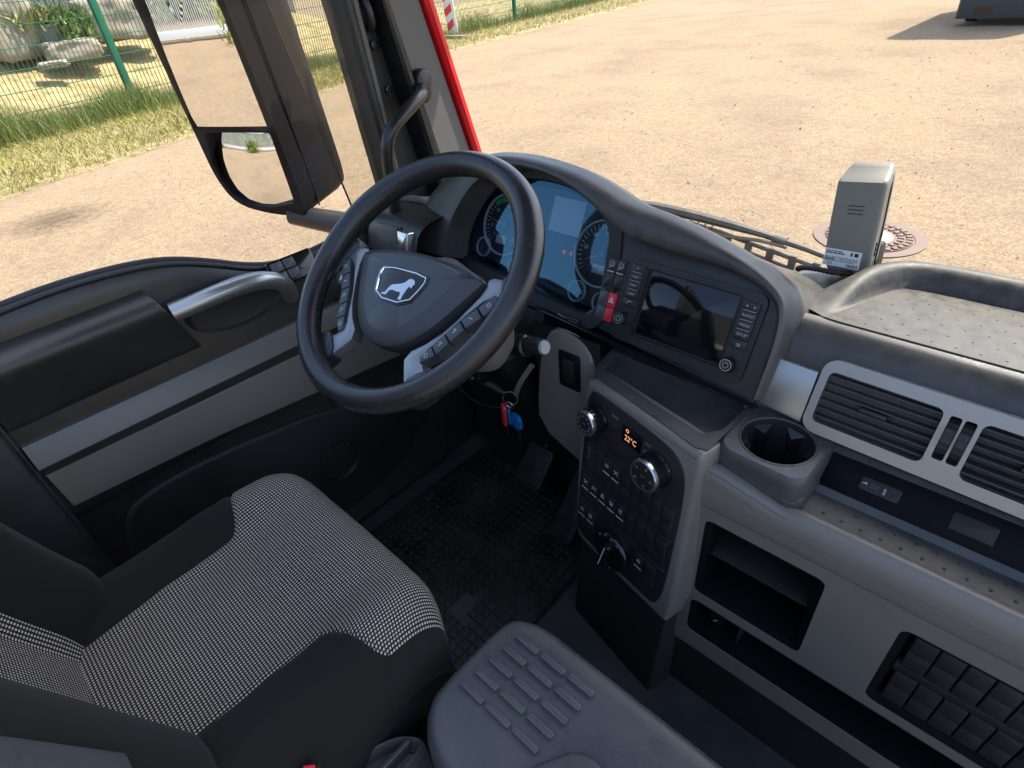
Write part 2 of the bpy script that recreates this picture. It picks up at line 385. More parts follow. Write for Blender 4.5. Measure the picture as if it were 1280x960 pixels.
b = MB(); blades(b, 16000, verge_pt, .03, .09, .008, 6.0); b.build('cut_hay', 'dry_grass', kind='stuff', label='loose dry cut hay lying along the verge', category='hay')

# wire fence: panels between posts, each post its own part
fe = thing('wire_fence', 'long green double wire mesh fence on posts behind the grass verge', 'fence', (-18.96, 5.3, G))
py = [-4.7, 5.3, 15.6, 26, 36.5]
for i, y in enumerate(py):
    x = lerp_poly(FENCE, y); MB().box(x - .075, x + .075, y - .075, y + .075, G, G + 3.2, b=.012).build('post', 'green_paint', fe)
for y0, y1 in zip(py, py[1:]):
    b = MB(); n = int((y1 - y0) / .105); x0, x1 = lerp_poly(FENCE, y0), lerp_poly(FENCE, y1); wd = .007
    for k in range(1, n):
        y = y0 + (y1 - y0) * k / n; x = x0 + (x1 - x0) * k / n
        b.box(x - wd, x + wd, y - wd, y + wd, G + .08, G + 3.1)
    for k in range(8):
        z = G + .1 + k * .42
        for o in (-.02, .02): b.tube([(x0 + o, y0, z), (x1 + o, y1, z)], .008, 5)
    b.build('mesh_panel', 'green_paint', fe)

def boulder(name, label, c, r, sx, sy, sz, seed, cut=None):
    import bmesh
    bm = bmesh.new(); bmesh.ops.create_icosphere(bm, subdivisions=4, radius=1)
    for v in bm.verts:
        p = v.co.normalized(); d = 1 + .22 * noise.noise(p * 1.6 + Vector((seed, 0, 0))) + .10 * noise.noise(p * 4 + Vector((0, seed, 0))) + .04 * noise.noise(p * 11)
        q = Vector((max(-.75, min(.75, p.x)), max(-.75, min(.75, p.y)), max(-.7, min(.7, p.z)))) * 1.25
        v.co = Vector(((q * d).x * sx * r, (q * d).y * sy * r, (q * d).z * sz * r)) + Vector(c)
    me = bpy.data.meshes.new(name); bm.to_mesh(me); bm.free(); me.materials.append(MAT['stone'])
    me.polygons.foreach_set('use_smooth', [True] * len(me.polygons))
    o = bpy.data.objects.new(name, me); COL.objects.link(o); o['label'] = label; o['category'] = 'boulder'; o['group'] = 'boulders on the bank'
boulder('boulder', 'tallest pale boulder at the far left edge, behind the fence', (-23.2, 4.0, 1.0), 1.0, .9, .75, .95, 1)
boulder('boulder', 'low rounded grey boulder in front of the plant pot', (-22.0, 5.15, .25), .62, .7, 1.15, .45, 5)
boulder('boulder', 'broad pale boulder behind the green fence post', (-23.2, 6.9, .85), .9, .9, 1.2, .7, 9)
boulder('boulder', 'flat stone slab lying low beside the rounded boulder', (-21.3, 4.35, 0.02), .42, .5, .9, .22, 14)
pt = thing('plant_pot', 'dark round planter pot with leafy plant between the boulders', 'plant pot', (-22.6, 4.9, .35))
MB().lathe([(.27, .35), (.38, .85), (.41, .85), (.41, .91), (.36, .91), (.35, .8)], 24, Matrix.Translation((-22.6, 4.9, 0)), True, True).build('pot', 'pot', pt)
b = MB(); blades(b, 500, lambda: (-22.6 + random.gauss(0, .2), 4.75 + random.gauss(0, .35), .75 + random.random() * .35, 1), .15, .4, .045, 1.6); b.build('foliage', 'leaf_yellow', pt)
sh = thing('leafy_bush', 'bright green leafy bush right beside the planter pot', 'bush', (-22.5, 5.6, .3))
b = MB(); blades(b, 700, lambda: (-22.5 + random.gauss(0, .25), 5.55 + random.gauss(0, .26), .35 + random.random() * .75, 1), .12, .3, .05, 1.6); b.build('foliage', 'leaf', sh)
MB().tube([(-22.5, 5.55, .1), (-22.5, 5.6, .6), (-22.45, 5.55, 1.0)], [.03, .02, .01], 6).build('stem', 'timber', sh)
# dark green railing further back
rl = thing('steel_railing', 'dark green upright bar railing behind the boulders', 'railing', (-26, 6, .4))
for z in (1.0, 2.3): MB().box(-26.05, -25.95, 1, 14, z - .05, z + .05).build('rail', 'green_paint', rl)
b = MB()
for k in range(62): b.box(-26.02, -25.98, 1.1 + k * .21, 1.14 + k * .21, .9, 2.5)
b.build('bars', 'green_paint', rl)
MB().box(-28.6, -28.4, -2, 16, .2, 3.6, b=.03).build('dark_container', 'pot', label='dark metal container wall behind the railing', category='container')
# red white delineator plank
dl = thing('marker_plank', 'leaning red and white striped marker plank standing in the grass', 'marker', (-22.2, 19.9, G))
D = Matrix.Translation((-22.2, 19.9, G)) @ Matrix.Rotation(R(38), 4, 'Z') @ Matrix.Rotation(R(-4), 4, 'Y')
MB().box(-.22, .22, -.03, .03, 0, 2.6, D, b=.01).build('plank', 'post_white', dl)
for k in range(5):
    z = .25 + k * .55; MB().add([(-.221, -.036, z), (.10, -.036, z + .2), (.10, -.036, z + .48), (-.221, -.036, z + .28), (-.221, -.034, z), (.10, -.034, z + .2), (.10, -.034, z + .48), (-.221, -.034, z + .28)], [(0, 1, 2, 3), (4, 7, 6, 5), (0, 4, 5, 1), (1, 5, 6, 2), (2, 6, 7, 3), (3, 7, 4, 0)], D).build('stripe', 'red_plastic', dl)
MB().box(-22.9, -20.7, 19.0, 19.35, G, G + .16, b=.02).build('timber_beam', 'timber', label='weathered timber beam lying at the foot of the marker plank', category='beam')

# manhole  cover
mh = thing('manhole_cover', 'round iron manhole cover with pale concrete centre in the gravel', 'manhole', (-1.15, 5.93, G))
T = Matrix.Translation((-1.15, 5.93, G))
MB().lathe([(.47, .0), (.47, .012), (.38, .014), (.375, .008)], 48, T, False, True).build('frame', 'iron', mh)
MB().lathe([(.365, .006), (.365, .018), (.20, .018), (.195, .012)], 48, T, False, True).build('lid', 'iron', mh)
MB().lathe([(.20, .010), (.20, .02), (.0, .024)], 40, T, False, False).build('concrete_infill', 'concrete', mh)
for ri, n, wd in ((.33, 30, .022), (.26, 24, .02)):
    for k in range(n):
        a = 2 * math.pi * k / n; MB().box(ri - .026, ri + .026, -wd, wd, .015, .032, T @ Matrix.Rotation(a, 4, 'Z'), b=.004).build('tread_block', 'iron', mh)

# parked dark vehicle at the back of the yard
pv = thing('parked_truck', 'dark parked truck at the top right, only its bumper corner in view', 'truck', (-2.2, 24, G))
V = Matrix.Translation((-3.72, 21.8, G))
MB().prism(rrect(0, 2.5, .0, 6.0, .25, 6), .40, 5.6, V, b=.9, seg=6, cap0=True).build('body', 'car_paint', pv)  # upper body, out of view, made extra tall and round for its shadow
MB().prism(rrect(-.03, 2.53, -.12, .6, .14, 6), .18, .72, V, b=.06, seg=3, cap0=True).build('bumper', 'black_plastic', pv)
for x in (.35, 1.75): MB().box(x, x + .42, .30, .45, -.137, -.10, V @ Matrix(((1, 0, 0, 0), (0, 0, 1, 0), (0, 1, 0, 0), (0, 0, 0, 1))), b=.01, r=.06).build('fog_lamp', 'gloss_black', pv)
for x in (.02, 2.18):
    for y in (1.3, 4.8):
        W_ = V @ Matrix.Translation((x, y, .45)) @ Matrix.Rotation(R(90), 4, 'Y')
        wh = MB().lathe([(.2, 0), (.42, 0), (.45, .03), (.45, .27), (.42, .3), (.2, .3)], 32, W_, True, True).build('wheel', 'rubber', pv)

# yard gate and shrubs behind the truck, seen in the mirror
gt = thing('sliding_gate', 'grey galvanised bar gate reflected in the top of the main mirror', 'gate', (-9, -16, G))
MB().box(-20, -2, -16.1, -15.9, G + .15, G + .45, b=.02).build('bottom_beam', 'galvanised', gt); MB().box(-20, -2, -16.06, -15.94, G + 2.1, G + 2.2).build('top_beam', 'galvanised', gt)
b = MB()
for k in range(150): b.box(-19.9 + k * .12, -19.86 + k * .12, -16.02, -15.98, G + .4, G + 2.15)
b.build('bars', 'galvanised', gt)
b = MB(); blades(b, 9000, lambda: (random.uniform(-60, 15), -24 + random.gauss(0, 1.2), G + random.random() * 4.2, 1), .5, 1.3, .12, 1.3); b.build('hedge', 'leaf', kind='stuff', label='dense green hedge added behind the gate to hide sky from the mirrors', category='hedge')  # added to block the sky's reflection above the gate
for x, k in ((-6.0, 1.0), (-13.5, .7)):
    sb = thing('shrub', 'green shrub at the gate, %s' % ('right of it in the mirror' if x > -10 else 'left of it in the mirror'), 'shrub', (x, -14.5, G), 'shrubs by the gate')
    b = MB(); blades(b, 900, lambda: (x + random.gauss(0, .45), -14.5 + random.gauss(0, .4), G + random.random() * 1.0 * k, 1), .2, .6, .04, 1.2); b.build('foliage', 'leaf', sb)
    MB().tube([(x, -14.5, G), (x, -14.45, G + .8)], [.03, .015], 6).build('stem', 'timber', sb)

# ================================================================ CAB SHELL
MB().box(-1.2, 1.15, -1.2, 1.22, -.22, -.15).build('cab_floor', 'floor_rubber', kind='structure')
cab = thing('truck_cab', 'dark interior shell of a red truck cab with pillar and windscreen', 'truck cab', (0, 0, -.15))
MB().box(-1.2, 1.15, -1.22, -1.18, -.15, 1.30).build('rear_wall', 'headliner', cab)
MB().box(-1.2, 1.15, 1.2, 1.24, -.15, .5).build('firewall', 'matt_black', cab)
def wsy(z, x):   # windscreen surface: raked and bowed
    return 1.06 - (z - .75) * .29 + .14 * (1 - min(1, abs(x + .02) / 1.14) ** 2)
MB().grid([[(x, wsy(z, x), z) for x in [-1.14 + i * .114 for i in range(21)]] for z in (.5, .8, 1.1, 1.4, 1.72)]).build('windscreen', 'windscreen_glass', cab)
MB().prism(rrect(-1.12, 1.1, -1.17, -.48, .05, 4), -.15, .42, b=.04, seg=3).build('bounce_block', 'bounce_cloth', cab)  # unseen pale block added behind the seats to bounce sunlight forward
ROOF0 = .28  # unseen roof, front part only: blocks the sun, lets skylight in behind
rf = MB(); rf.box(-1.25, 1.15, ROOF0, .80, 1.76, 1.82); rf.build('roof', 'headliner', cab)
MB().prism(rrect(-1.22, 1.2, .62, 1.34, .12, 5), 1.60, 1.64, b=.012, cap0=True).build('sun_block_visor', 'gloss_black', cab)  # unseen opaque visor, added and sized to keep sun off the cabin
for x in (-.9, 0, .9): MB().box(x - .02, x + .02, .74, .80, 1.62, 1.80).build('sun_block_bracket', 'matt_black', cab)
# lower side wall and b-pillar behind the door
MB().box(-1.22, -1.16, -1.18, -.09, -.15, .80).build('side_wall', 'door_plastic', cab)
MB().box(-1.22, -1.14, -.55, -.10, .80, 1.76, b=.015).build('b_pillar', 'pillar_trim', cab)
MB().box(-1.20, -1.13, -.42, -.085, -.15, .80, b=.012).build('pillar_base_trim', 'black_plastic', cab)
MB().box(-1.24, -1.16, -1.18, -.1, 1.55, 1.76).build('roof_rail', 'headliner', cab)
# A-pillar, all strips follow the windscreen rake on the cab side
def strip(name, m, lo, hi, x0, x1, z0=.55, z1=1.76, up=None):   # lo/hi: (y at z=.77, y at z=1.10) of rear and front edges
    def Y(p, z): return p[0] + (p[1] - p[0]) * (z - .77) / .33
    b = MB(); rs = []
    n = 6
    for k in range(n + 1):
        z = z0 + (z1 - z0) * k / n; ya, yb = Y(lo, z), Y(hi, z); e = min(.008, (yb - ya) * .3)
        rs.append([(x0, ya, z), (x1 - e, ya, z), (x1, ya + e, z), (x1, yb - e, z), (x1 - e, yb, z), (x0, yb, z)])
    return b.rings(rs, I4, True, True).build(name, m, cab)
strip('pillar_trim', 'pillar_trim', (.932, .855), (1.040, .947), -1.21, -1.152)
strip('pillar_seal', 'satin_black', (.900, .838), (.930, .853), -1.20, -1.135)
strip('pillar_channel', 'matt_black', (.822, .806), (.898, .836), -1.24, -1.185)
strip('pillar_edge', 'pillar_trim', (.806, .780), (.820, .804), -1.23, -1.165)
strip('door_seal', 'rubber', (.782, .755), (.804, .778), -1.23, -1.150)
strip('pillar_skin', 'red_paint', (1.044, .951), (1.070, .977), -1.22, -1.140, .3)
for z, y in ((1.02, .83), (.93, .845)):
    MB().lathe([(.011, 0), (.011, .006), (.006, .008), (.005, .004)], 16, Matrix.Translation((-1.185, y, z)) @ Matrix.Rotation(R(90), 4, 'Y')).build('bolt', 'satin_black', cab)
MB().tube(smooth([(-1.18, .815, 1.12), (-1.165, .815, 1.10), (-1.16, .818, 1.075), (-1.165, .82, 1.055), (-1.175, .82, 1.05)], 2), .009, 10).build('coat_hook', 'satin_black', cab)
MB().box(-1.21, 1.15, 1.13, 1.26, -.9, .30, b=.02).build('front_skin', 'red_paint', cab)

MB().box(-1.22, -1.165, .76, 1.2, -.15, .66, b=.006).build('cowl_side', 'matt_black', cab)
# grab handle on the pillar
gh = thing('grab_handle', 'bent black grab handle fixed to the windscreen pillar', 'handle', (-1.10, .80, .85))
MB().tube(smooth([(-1.150, .905, .93), (-1.115, .885, .922), (-1.09, .855, .918), (-1.08, .80, .898), (-1.08, .752, .872), (-1.085, .737, .83), (-1.09, .737, .77), (-1.10, .742, .69), (-1.14, .76, .66)], 3), .0145, 14).build('tube', 'satin_black', gh)
MB().prism(rrect(-.02, .02, -.035, .035, .018, 5), -.01, .014, Matrix.Translation((-1.14, .905, .93)) @ Matrix.Rotation(R(90), 4, 'Y') @ Matrix.Rotation(R(80), 4, 'Z'), b=.006).build('mount', 'satin_black', gh)

# ================================================================ DRIVER DOOR
door = thing('driver_door', 'driver side truck door with dark trim, silver strip and pull handle', 'door', (-1.16, .35, -.1))
SILL = [(-.09, .745), (.02, .752), (.10, .755), (.20, .748), (.27, .734), (.34, .703), (.40, .670), (.46, .648), (.54, .644), (.64, .652), (.74, .664), (.79, .668)]
def sill(y):
    for a, c in zip(SILL, SILL[1:]):
        if a[0] <= y <= c[0]:
            k = (y - a[0]) / (c[0] - a[0]); k = k * k * (3 - 2 * k) if 0 else k; return a[1] + (c[1] - a[1]) * k
    return SILL[0][1] if y < SILL[0][0] else SILL[-1][1]
SL = smooth(SILL, 3)
b = MB(); rows = []
for y, z in SL:
    lo = .36 - .05 * max(0, (y - .3)) 
    rows.append([(-1.20, y, z - .05), (-1.195, y, z), (-1.186, y, z + .006), (-1.172, y, z + .004), (-1.164, y, z - .006), (-1.160, y, z - .03), (-1.155, y, (z + .58) / 2), (-1.150, y, .585), (-1.144, y, .56), (-1.142, y, .50), (-1.140, y, .42), (-1.138, y, lo + .02), (-1.146, y, lo), (-1.165, y, lo - .02), (-1.168, y, .15), (-1.165, y, -.05), (-1.15, y, -.13)])
b.grid(rows); b.build('door_panel', 'door_plastic', door)
MB().tube([(-1.166, y, z + .0035) for y, z in SL], .0045, 8).build('sill_edge', 'rubber', door)
MB().tube([(-1.190, y, z + .006) for y, z in SL], .006, 8).build('window_seal', 'rubber', door)
# rear edge of the door
MB().box(-1.2, -1.138, -.092, -.080, -.13, .775, b=.004).build('rear_edge', 'black_plastic', door)
# armrest flap with a raised ridge
prof = [(-1.158, .712), (-1.135, .710), (-1.115, .702), (-1.106, .690), (-1.106, .676), (-1.114, .650), (-1.124, .610), (-1.128, .585), (-1.134, .574), (-1.16, .572)]
rim = smooth(prof, 2); ye = lambda z: .205 + (.705 - z) * .34
b = MB(); b.grid([[(x, -.078, z) for x, z in rim], [(x, ye(z) - .003, z) for x, z in rim], [(x - .003, ye(z), z) for x, z in rim]])
b.add([(x - .003, ye(z), z) for x, z in rim], [tuple(range(len(rim)))]); b.add([(x, -.078, z) for x, z in rim], [tuple(range(len(rim)))])
b.build('armrest', 'door_plastic', door)
# pull handle and the bowl behind it
MB().tube(smooth([(-1.125, .225, .665), (-1.118, .26, .668), (-1.112, .31, .672), (-1.110, .37, .670), (-1.112, .41, .660), (-1.118, .438, .640), (-1.13, .452, .615), (-1.15, .458, .59)], 3), .0185, 20).build('pull_handle', 'silver', door)
b = MB(); P_ = SIDE @ Matrix.Translation((.345, .628, -1.148))
b.rings([[(1.0 * s * .105 * math.cos(t) + .004, s * .052 * math.sin(t), zz) for t in [2 * math.pi * k / 40 for k in range(40)]] for s, zz in ((1.0, .004), (.97, .008), (.9, .0), (.6, -.002), (.2, -.0025))], P_, False, True); b.build('handle_bowl', 'black_plastic', door)
# silver strip and grey insert
def side_plate(name, m, pts, x0, x1, bv): MB().prism(pts, x0, x1, SIDE, b=bv, seg=3).build(name, m, door)
MB().rings([[(-1.15, y, z0 - .004), (-1.120, y, z0), (-1.1175, y, z0 + .004), (-1.128, y, z1 - .012), (-1.134, y, z1 - .003), (-1.15, y, z1)] for y, z0, z1 in ((-.078, .494, .544), (.1, .492, .5425), (.4, .488, .539), (.70, .482, .533))], I4, True, True).build('silver_strip', 'strip_silver', door)
side_plate('strip_gap', 'black_plastic', [(-.074, .466), (.70, .452), (.70, .484), (-.075, .494)], -1.15, -1.130, .003)  # black filler in the gap between strip and insert
side_plate('lower_insert', 'door_insert', [(-.072, .392), (.2, .374), (.43, .348), (.70, .32), (.70, .456), (-.076, .476)], -1.15, -1.127, .004)
# lower map pocket with cup recess
MB().prism(smooth([(-.05, .30), (.10, .33), (.42, .28), (.62, .22), (.70, .10), (.66, -.08), (-.02, -.08), (-.05, .02)], 2, True), -1.18, -1.155, SIDE, b=.012, seg=3).build('map_pocket', 'matt_black', door)
b = MB(); b.lathe([(.062, .0), (.062, .006), (.054, .006), (.050, -.002), (.03, -.004), (.0, -.004)], 36, SIDE @ Matrix.Translation((.44, .10, -1.153)), False, False); b.build('speaker_cover', 'matt_black', door)
# window switches
sw = Matrix.Translation((-1.132, .47, .655)) @ Matrix.Rotation(R(62), 4, 'Y') @ Matrix.Rotation(R(90), 4, 'Z')
pan = MB().prism(rrect(-.045, .06, -.026, .026, .006), -.02, .004, sw, b=.002).build('switch_panel', 'gloss_black', door)
for i in range(2):
    for j in range(2): MB().box(-.038 + i * .028, -.013 + i * .028, -.021 + j * .022, -.001 + j * .022, .003, .009, sw, b=.002).build('switch', 'key_grey', pan)
# glass and wind deflector
zt = 1.6
MB().grid([[(-1.193, y0 + (yf - y0) * t, z) for t in (0, .25, .5, .75, 1)] for z, y0, yf in ((.64, -.09, .80), (.9, -.09, .78), (1.2, -.09, .745), (zt, -.09, .69))]).build('window_pane', 'window_glass', door)
def defl(z): return (.705 - (z - .72) * .17, .800 - (z - .72) * .13)
b = MB(); b.grid([[(-1.205 - .03 * math.sin(t * 1.5), defl(z)[0] + (defl(z)[1] - defl(z)[0]) * (1 - t), z) for t in (0, .25, .5, .75, 1)] for z in (.66, .8, 1.0, 1.2, 1.5)]); b.build('wind_deflector', 'smoked_acrylic', door)
MB().tube([(-1.234, defl(z)[0], z) for z in (.66, .8, 1.0, 1.2, 1.5)], .0025, 6).build('deflector_edge', 'satin_black', door)
MB().box(-1.235, -1.205, -.09, .80, -.5, .64, b=.004).build('outer_skin', 'red_paint', door)

# ================================================================ SIDE MIRROR
mir = thing('side_mirror', 'large black truck side mirror with two glasses outside the driver window', 'mirror', (-1.55, .85, .55))
MF = frame((-1.640, .6756, .8471), -21.7, -6)
ho = smooth([(-.164, 1.2), (-.168, .25), (-.171, -.05), (-.172, -.14), (-.140, -.218), (-.03, -.243), (.09, -.246), (.116, -.225), (.117, -.1), (.110, .3), (.103, 1.2)], 2, True)
ho = [(x, min(y, .58)) for x, y in ho]
MB().plate(ho, [[(-.156, .55), (-.158, .03), (-.152, .003), (.093, .003), (.090, .55)], smooth([(-.138, -.013), (-.12, -.012), (.08, -.012), (.093, -.014), (.092, -.03), (.086, -.19), (.082, -.206), (.06, -.21), (-.03, -.227), (-.128, -.205), (-.161, -.125)], 1, True)], 0, MF, .02, .014).build('bezel', 'mirror_shell', mir)
MB().rings([[(x, y, -.004) for x, y in ccw(ho)][::-1], [(x * 1.01 + .004, y, -.05) for x, y in ccw(ho)][::-1], [(x * 1.0 + .006, y * .995, -.17) for x, y in ccw(ho)][::-1], [(x * .96 + .004, y * .98, -.21) for x, y in ccw(ho)][::-1], [(x * .8, y * .96, -.235) for x, y in ccw(ho)][::-1]], MF).build('housing', 'mirror_shell', mir)
MB().tube([(.120, -.235, -.055), (.122, .1, -.055), (.118, .55, -.055)], .0025, 6, MF).build('housing_seam', 'gloss_black', mir)
def mglass(name, o, curve, tilt):
    o = ccw(o); cx = sum(p[0] for p in o) / len(o); cy = sum(p[1] for p in o) / len(o); rs = []
    for k in (1, .85, .65, .45, .25, .08):
        rs.append([(cx + (x - cx) * k, cy + (y - cy) * k, -.008 + curve * -((x - cx) ** 2 + (y - cy) ** 2) * k * k + (y - cy) * k * tilt) for x, y in o])
    MB().rings(rs, MF).build(name, 'mirror', mir, ang=80)
def densify(o, n=8): return [(a[0] + (c[0] - a[0]) * k / n, a[1] + (c[1] - a[1]) * k / n) for a, c in zip(o, o[1:] + o[:1]) for k in range(n)]
mglass('main_glass', densify([(-.157, .552), (-.159, .03), (-.153, .002), (.094, .002), (.091, .552)]), .10, -.055)
mglass('wide_angle_glass', densify([(-.140, -.012), (.093, -.012), (.086, -.208), (-.03, -.228), (-.132, -.206), (-.162, -.122)], 5), .75, -.06)
MB().tube([(-1.62, .73, .60), (-1.50, .80, .575), (-1.36, .84, .565), (-1.2, .88, .56)], [.028, .034, .036, .04], 12).build('mirror_arm', 'black_plastic', mir)

# ================================================================ DASHBOARD
dash = thing('dashboard', 'grey and black truck dashboard with shelf, air vents and front panel', 'dashboard', (-.3, .8, -.15))
FR = frame((-.4, .80, .63), 2, 24); KF = frame((-.465, .645, .505), 13, 6); LF = frame((-.25, .608, .5), 0, 0)
LOW = [(-.957, .748, .618), (-.965, .775, .678), (-.927, .807, .751), (-.885, .822, .788), (-.814, .833, .818), (-.711, .827, .815), (-.635, .817, .797), (-.563, .802, .769), (-.539, .804, .751), (-.494, .811, .733), (-.420, .815, .725), (-.350, .817, .721), (-.308, .813, .716), (-.262, .805, .701), (-.241, .796, .682), (-.234, .776, .638), (-.234, .738, .554)]
TOP = [(-1.114, .769, .594), (-1.114, .791, .643), (-1.076, .82, .711), (-1.006, .846, .774), (-.909, .862, .819), (-.781, .863, .830), (-.660, .855, .821), (-.576, .843, .801), (-.524, .839, .781), (-.470, .843, .772), (-.401, .841, .758), (-.342, .835, .743), (-.292, .827, .729), (-.25, .817, .71), (-.227, .804, .683), (-.218, .780, .628), (-.222, .747, .554)]
DD = [.06] * 8 + [.05, .035, .025, .02, .02, .02, .02, .02, .02]
st = smooth([(*a, *c, d) for a, c, d in zip(LOW, TOP, DD)], 2)
rows = []
for s_ in st:
    L, T, d = Vector(s_[:3]), Vector(s_[3:6]), s_[6]
    x = T.x; w_ = T - L; nb = Vector((0, -.80, .60))
    back = []
    hz = T.z - .655
    if hz > 0:
        k = min(1, hz / .05)
        sx = -.0 if x < -.3 else .02
        back = [T + Vector((sx * .3, .012 * k, .001 * k)), T + Vector((sx * .6, .045, -.014)), Vector((x + sx, T.y + .085, T.z - .20 * hz - .022)), Vector((x + sx, T.y + .13, .640 + .45 * hz)), Vector((x + sx, T.y + .18, .630)), Vector((x + sx, T.y + .23, .58))]
    else:
        back = [T + Vector((.004, .008, 0)), T + Vector((.008, .02, 0)), T + Vector((.008, .05, 0)), T + Vector((.006, .08, 0)), T + Vector((.004, .10, 0)), T + Vector((0, .13, 0))]
    rows.append([tuple(p) for p in [L + Vector((0, .913, -.407)) * (d + .012), L + Vector((0, .913, -.407)) * .012, L, L + w_ * .12 + nb * .006, L + w_ * .35 + nb * .011, L + w_ * .65 + nb * .011, L + w_ * .88 + nb * .006, T] + back])
MB().grid(rows).build('binnacle_hood', 'dash_grain', dash, ang=60)
inner = [(p[0], p[1]) for p in [(lambda q: (q.x, q.y))(FR.inverted() @ (Vector(s_[:3]) + Vector((0, .913, -.407)) * s_[6])) for s_ in st]]
# fascia with the instrument opening
clus = smooth([(-.618, -.02), (-.60, .06), (-.555, .118), (-.46, .155), (-.367, .168), (-.28, .160), (-.222, .136), (-.186, .104), (-.176, .07), (-.166, 0), (-.165, -.04), (-.185, -.066), (-.254, -.062), (-.346, -.054), (-.50, -.041), (-.59, -.033)], 2, True)
# fascia is built as the right hand plate beside the cluster plus a rim round the cluster
right = [(-.172, .118)] + [p for p in inner if p[0] > -.165] + [(.168, -.104), (-.05, -.088), (-.21, -.074), (-.19, -.062), (-.170, -.04), (-.170, .0), (-.180, .07)]
MB().prism(right, -.03, .0, FR, b=.0015).build('fascia', 'black_plastic', dash)
MB().box(-1.12, .8, .90, 1.10, -.1, .600).build('core', 'matt_black', dash)
MB().prism([(-.60, -.09), (-.60, -.06), (.16, -.095), (.16, -.16), (-.3, -.15)], -.07, -.045, FR).build('lower_fill', 'matt_black', dash)
# glossy ledge under the fascia
MB().prism(smooth([(-.30, -.078), (-.20, -.084), (.10, -.098), (.168, -.100), (.170, -.108), (.15, -.110), (-.15, -.096), (-.32, -.090)], 1, True), -.03, .020, FR, b=.007, seg=3).build('ledge', 'gloss_black', dash)
sl_ = MB().prism(rrect(-.252, -.190, -.100, -.076, .006), -.02, .008, FR, b=.003).build('mode_switch', 'gloss_black', dash)
for k in range(2): MB().box(-.245 + k * .026, -.222 + k * .026, -.095, -.082, .007, .012, FR, b=.002).build('button', 'key_grey', sl_)

# leather-grain roll above the vents, tray with rubber mat, dash top
pr = smooth([(.745, .50), (.765, .555), (.785, .605), (.797, .634), (.808, .650), (.826, .662), (.846, .6655)], 2)
MB().grid([[(x, y, z) for y, z in pr] for x in (-.25, -.1, .1, .4, .8)]).build('roll_pad', 'dash_grain', dash)
xs = [-.30 + i * .06 for i in range(19)]
MB().grid([[(x, y, z + .004 * noise.noise((x * 3, y * 3, 0))) for x in xs] for y, z in ((.82, .640), (.86, .646), (.95, .648), (1.02, .645), (1.06, .640), (1.09, .625), (1.11, .59))]).build('dash_top', 'dash_top', dash)
path = smooth([(-.190, .845), (-.178, .87), (-.150, .95), (-.128, .995), (-.095, 1.008), (0, 1.010), (.3, 1.010), (.8, 1.010)], 2)
TP = [(0, 0), (.003, .002), (.007, .015), (.012, .028), (.018, .034), (.026, .036), (.036, .033), (.056, .010), (.080, -.025)]
rows = []; acc = 0
for i, p in enumerate(path):
    q = Vector(path[min(i + 1, len(path) - 1)]) - Vector(path[max(i - 1, 0)]); q.normalize(); nn = Vector((-q.y, q.x))
    k = min(1, max(.0, (p[1] - .845) / .12)); k = k * k * (3 - 2 * k)
    rows.append([(p[0] + nn.x * a, p[1] + nn.y * a, .6665 + h * (k if h > 0 else 1) + (.0005 if h >= 0 else 0)) for a, h in TP])
MB().grid(rows).build('tray_wall', 'dash_top', dash, ang=70)
tm = MB(); o = [(x, y) for x, y in path] + [(.8, .843), (-.17, .843)]
tm.prism(o, .655, .6675, I4); tm = tm.build('tray_mat', 'dash_top', dash)
b = MB()
for i in range(32):
    for j in range(6):
        x = -.165 + i * .028 + (j % 2) * .014; y = .856 + j * .027
        if x > -.19 + (y - .84) * .35 + .012: b.lathe([(.0018, .667), (.0015, .6681), (.0007, .6685)], 6, Matrix.Translation((x, y, 0)))
b.build('grip_dots', 'dash_top', tm, kind='stuff')

# vents
vb = MB().plate(rrect(.243, .80, -.106, .007, .02, 6), [rrect(.254, .396, -.089, -.011, .009), rrect(.438, .580, -.089, -.011, .009), rrect(.600, .76, -.089, -.011, .009), rrect(.4035, .4165, -.076, -.015, .003), rrect(.4195, .4325, -.076, -.015, .003)], .012, FR, .02, .018).build('vent_bezel', 'silver', dash)
MB().box(.245, .79, -.10, .0, -.06, -.05, FR).build('vent_back', 'matt_black', dash)
for x0, x1 in ((.254, .396), (.438, .580)):
    for k in range(6):
        v = -.0805 + k * .0125
        M_ = FR @ Matrix.Translation((0, v, .002)) @ Matrix.Rotation(R(5), 4, 'X')
        MB().box(x0, x1, -.0013, .0013, -.022, .005, M_, b=.0009).build('vent_slat', 'slat_plastic', dash)
    for k in range(8): MB().box(x0 + .012 + k * .0168, x0 + .0136 + k * .0168, -.088, -.012, -.046, -.024, FR).build('vent_vane', 'matt_black', dash)
    xm = (x0 + x1) / 2 - .002; MB().box(xm - .018, xm + .018, -.053, -.046, -.004, .013, FR, b=.003).build('vent_tab', 'black_plastic', dash)
for u in (.410, .426):
    b = MB(); M_ = FR @ Matrix.Translation((u, -.0455, -.006)) @ Matrix.Rotation(R(90), 4, 'Y')
    prof_ = []
    n = 36
    b.rings([[((.026 + (.0012 if k % 2 else 0)) * math.cos(2 * math.pi * k / n), (.026 + (.0012 if k % 2 else 0)) * math.sin(2 * math.pi * k / n), z) for k in range(n)] for z in (-.0055, .0055)], M_, True, True); b.build('thumb_wheel', 'black_plastic', dash, ang=20)
MB().prism([(.171, -.018), (.240, -.019), (.2415, -.10), (.166, -.094)], -.02, .010, FR, b=.004).build('silver_cover', 'silver', dash)

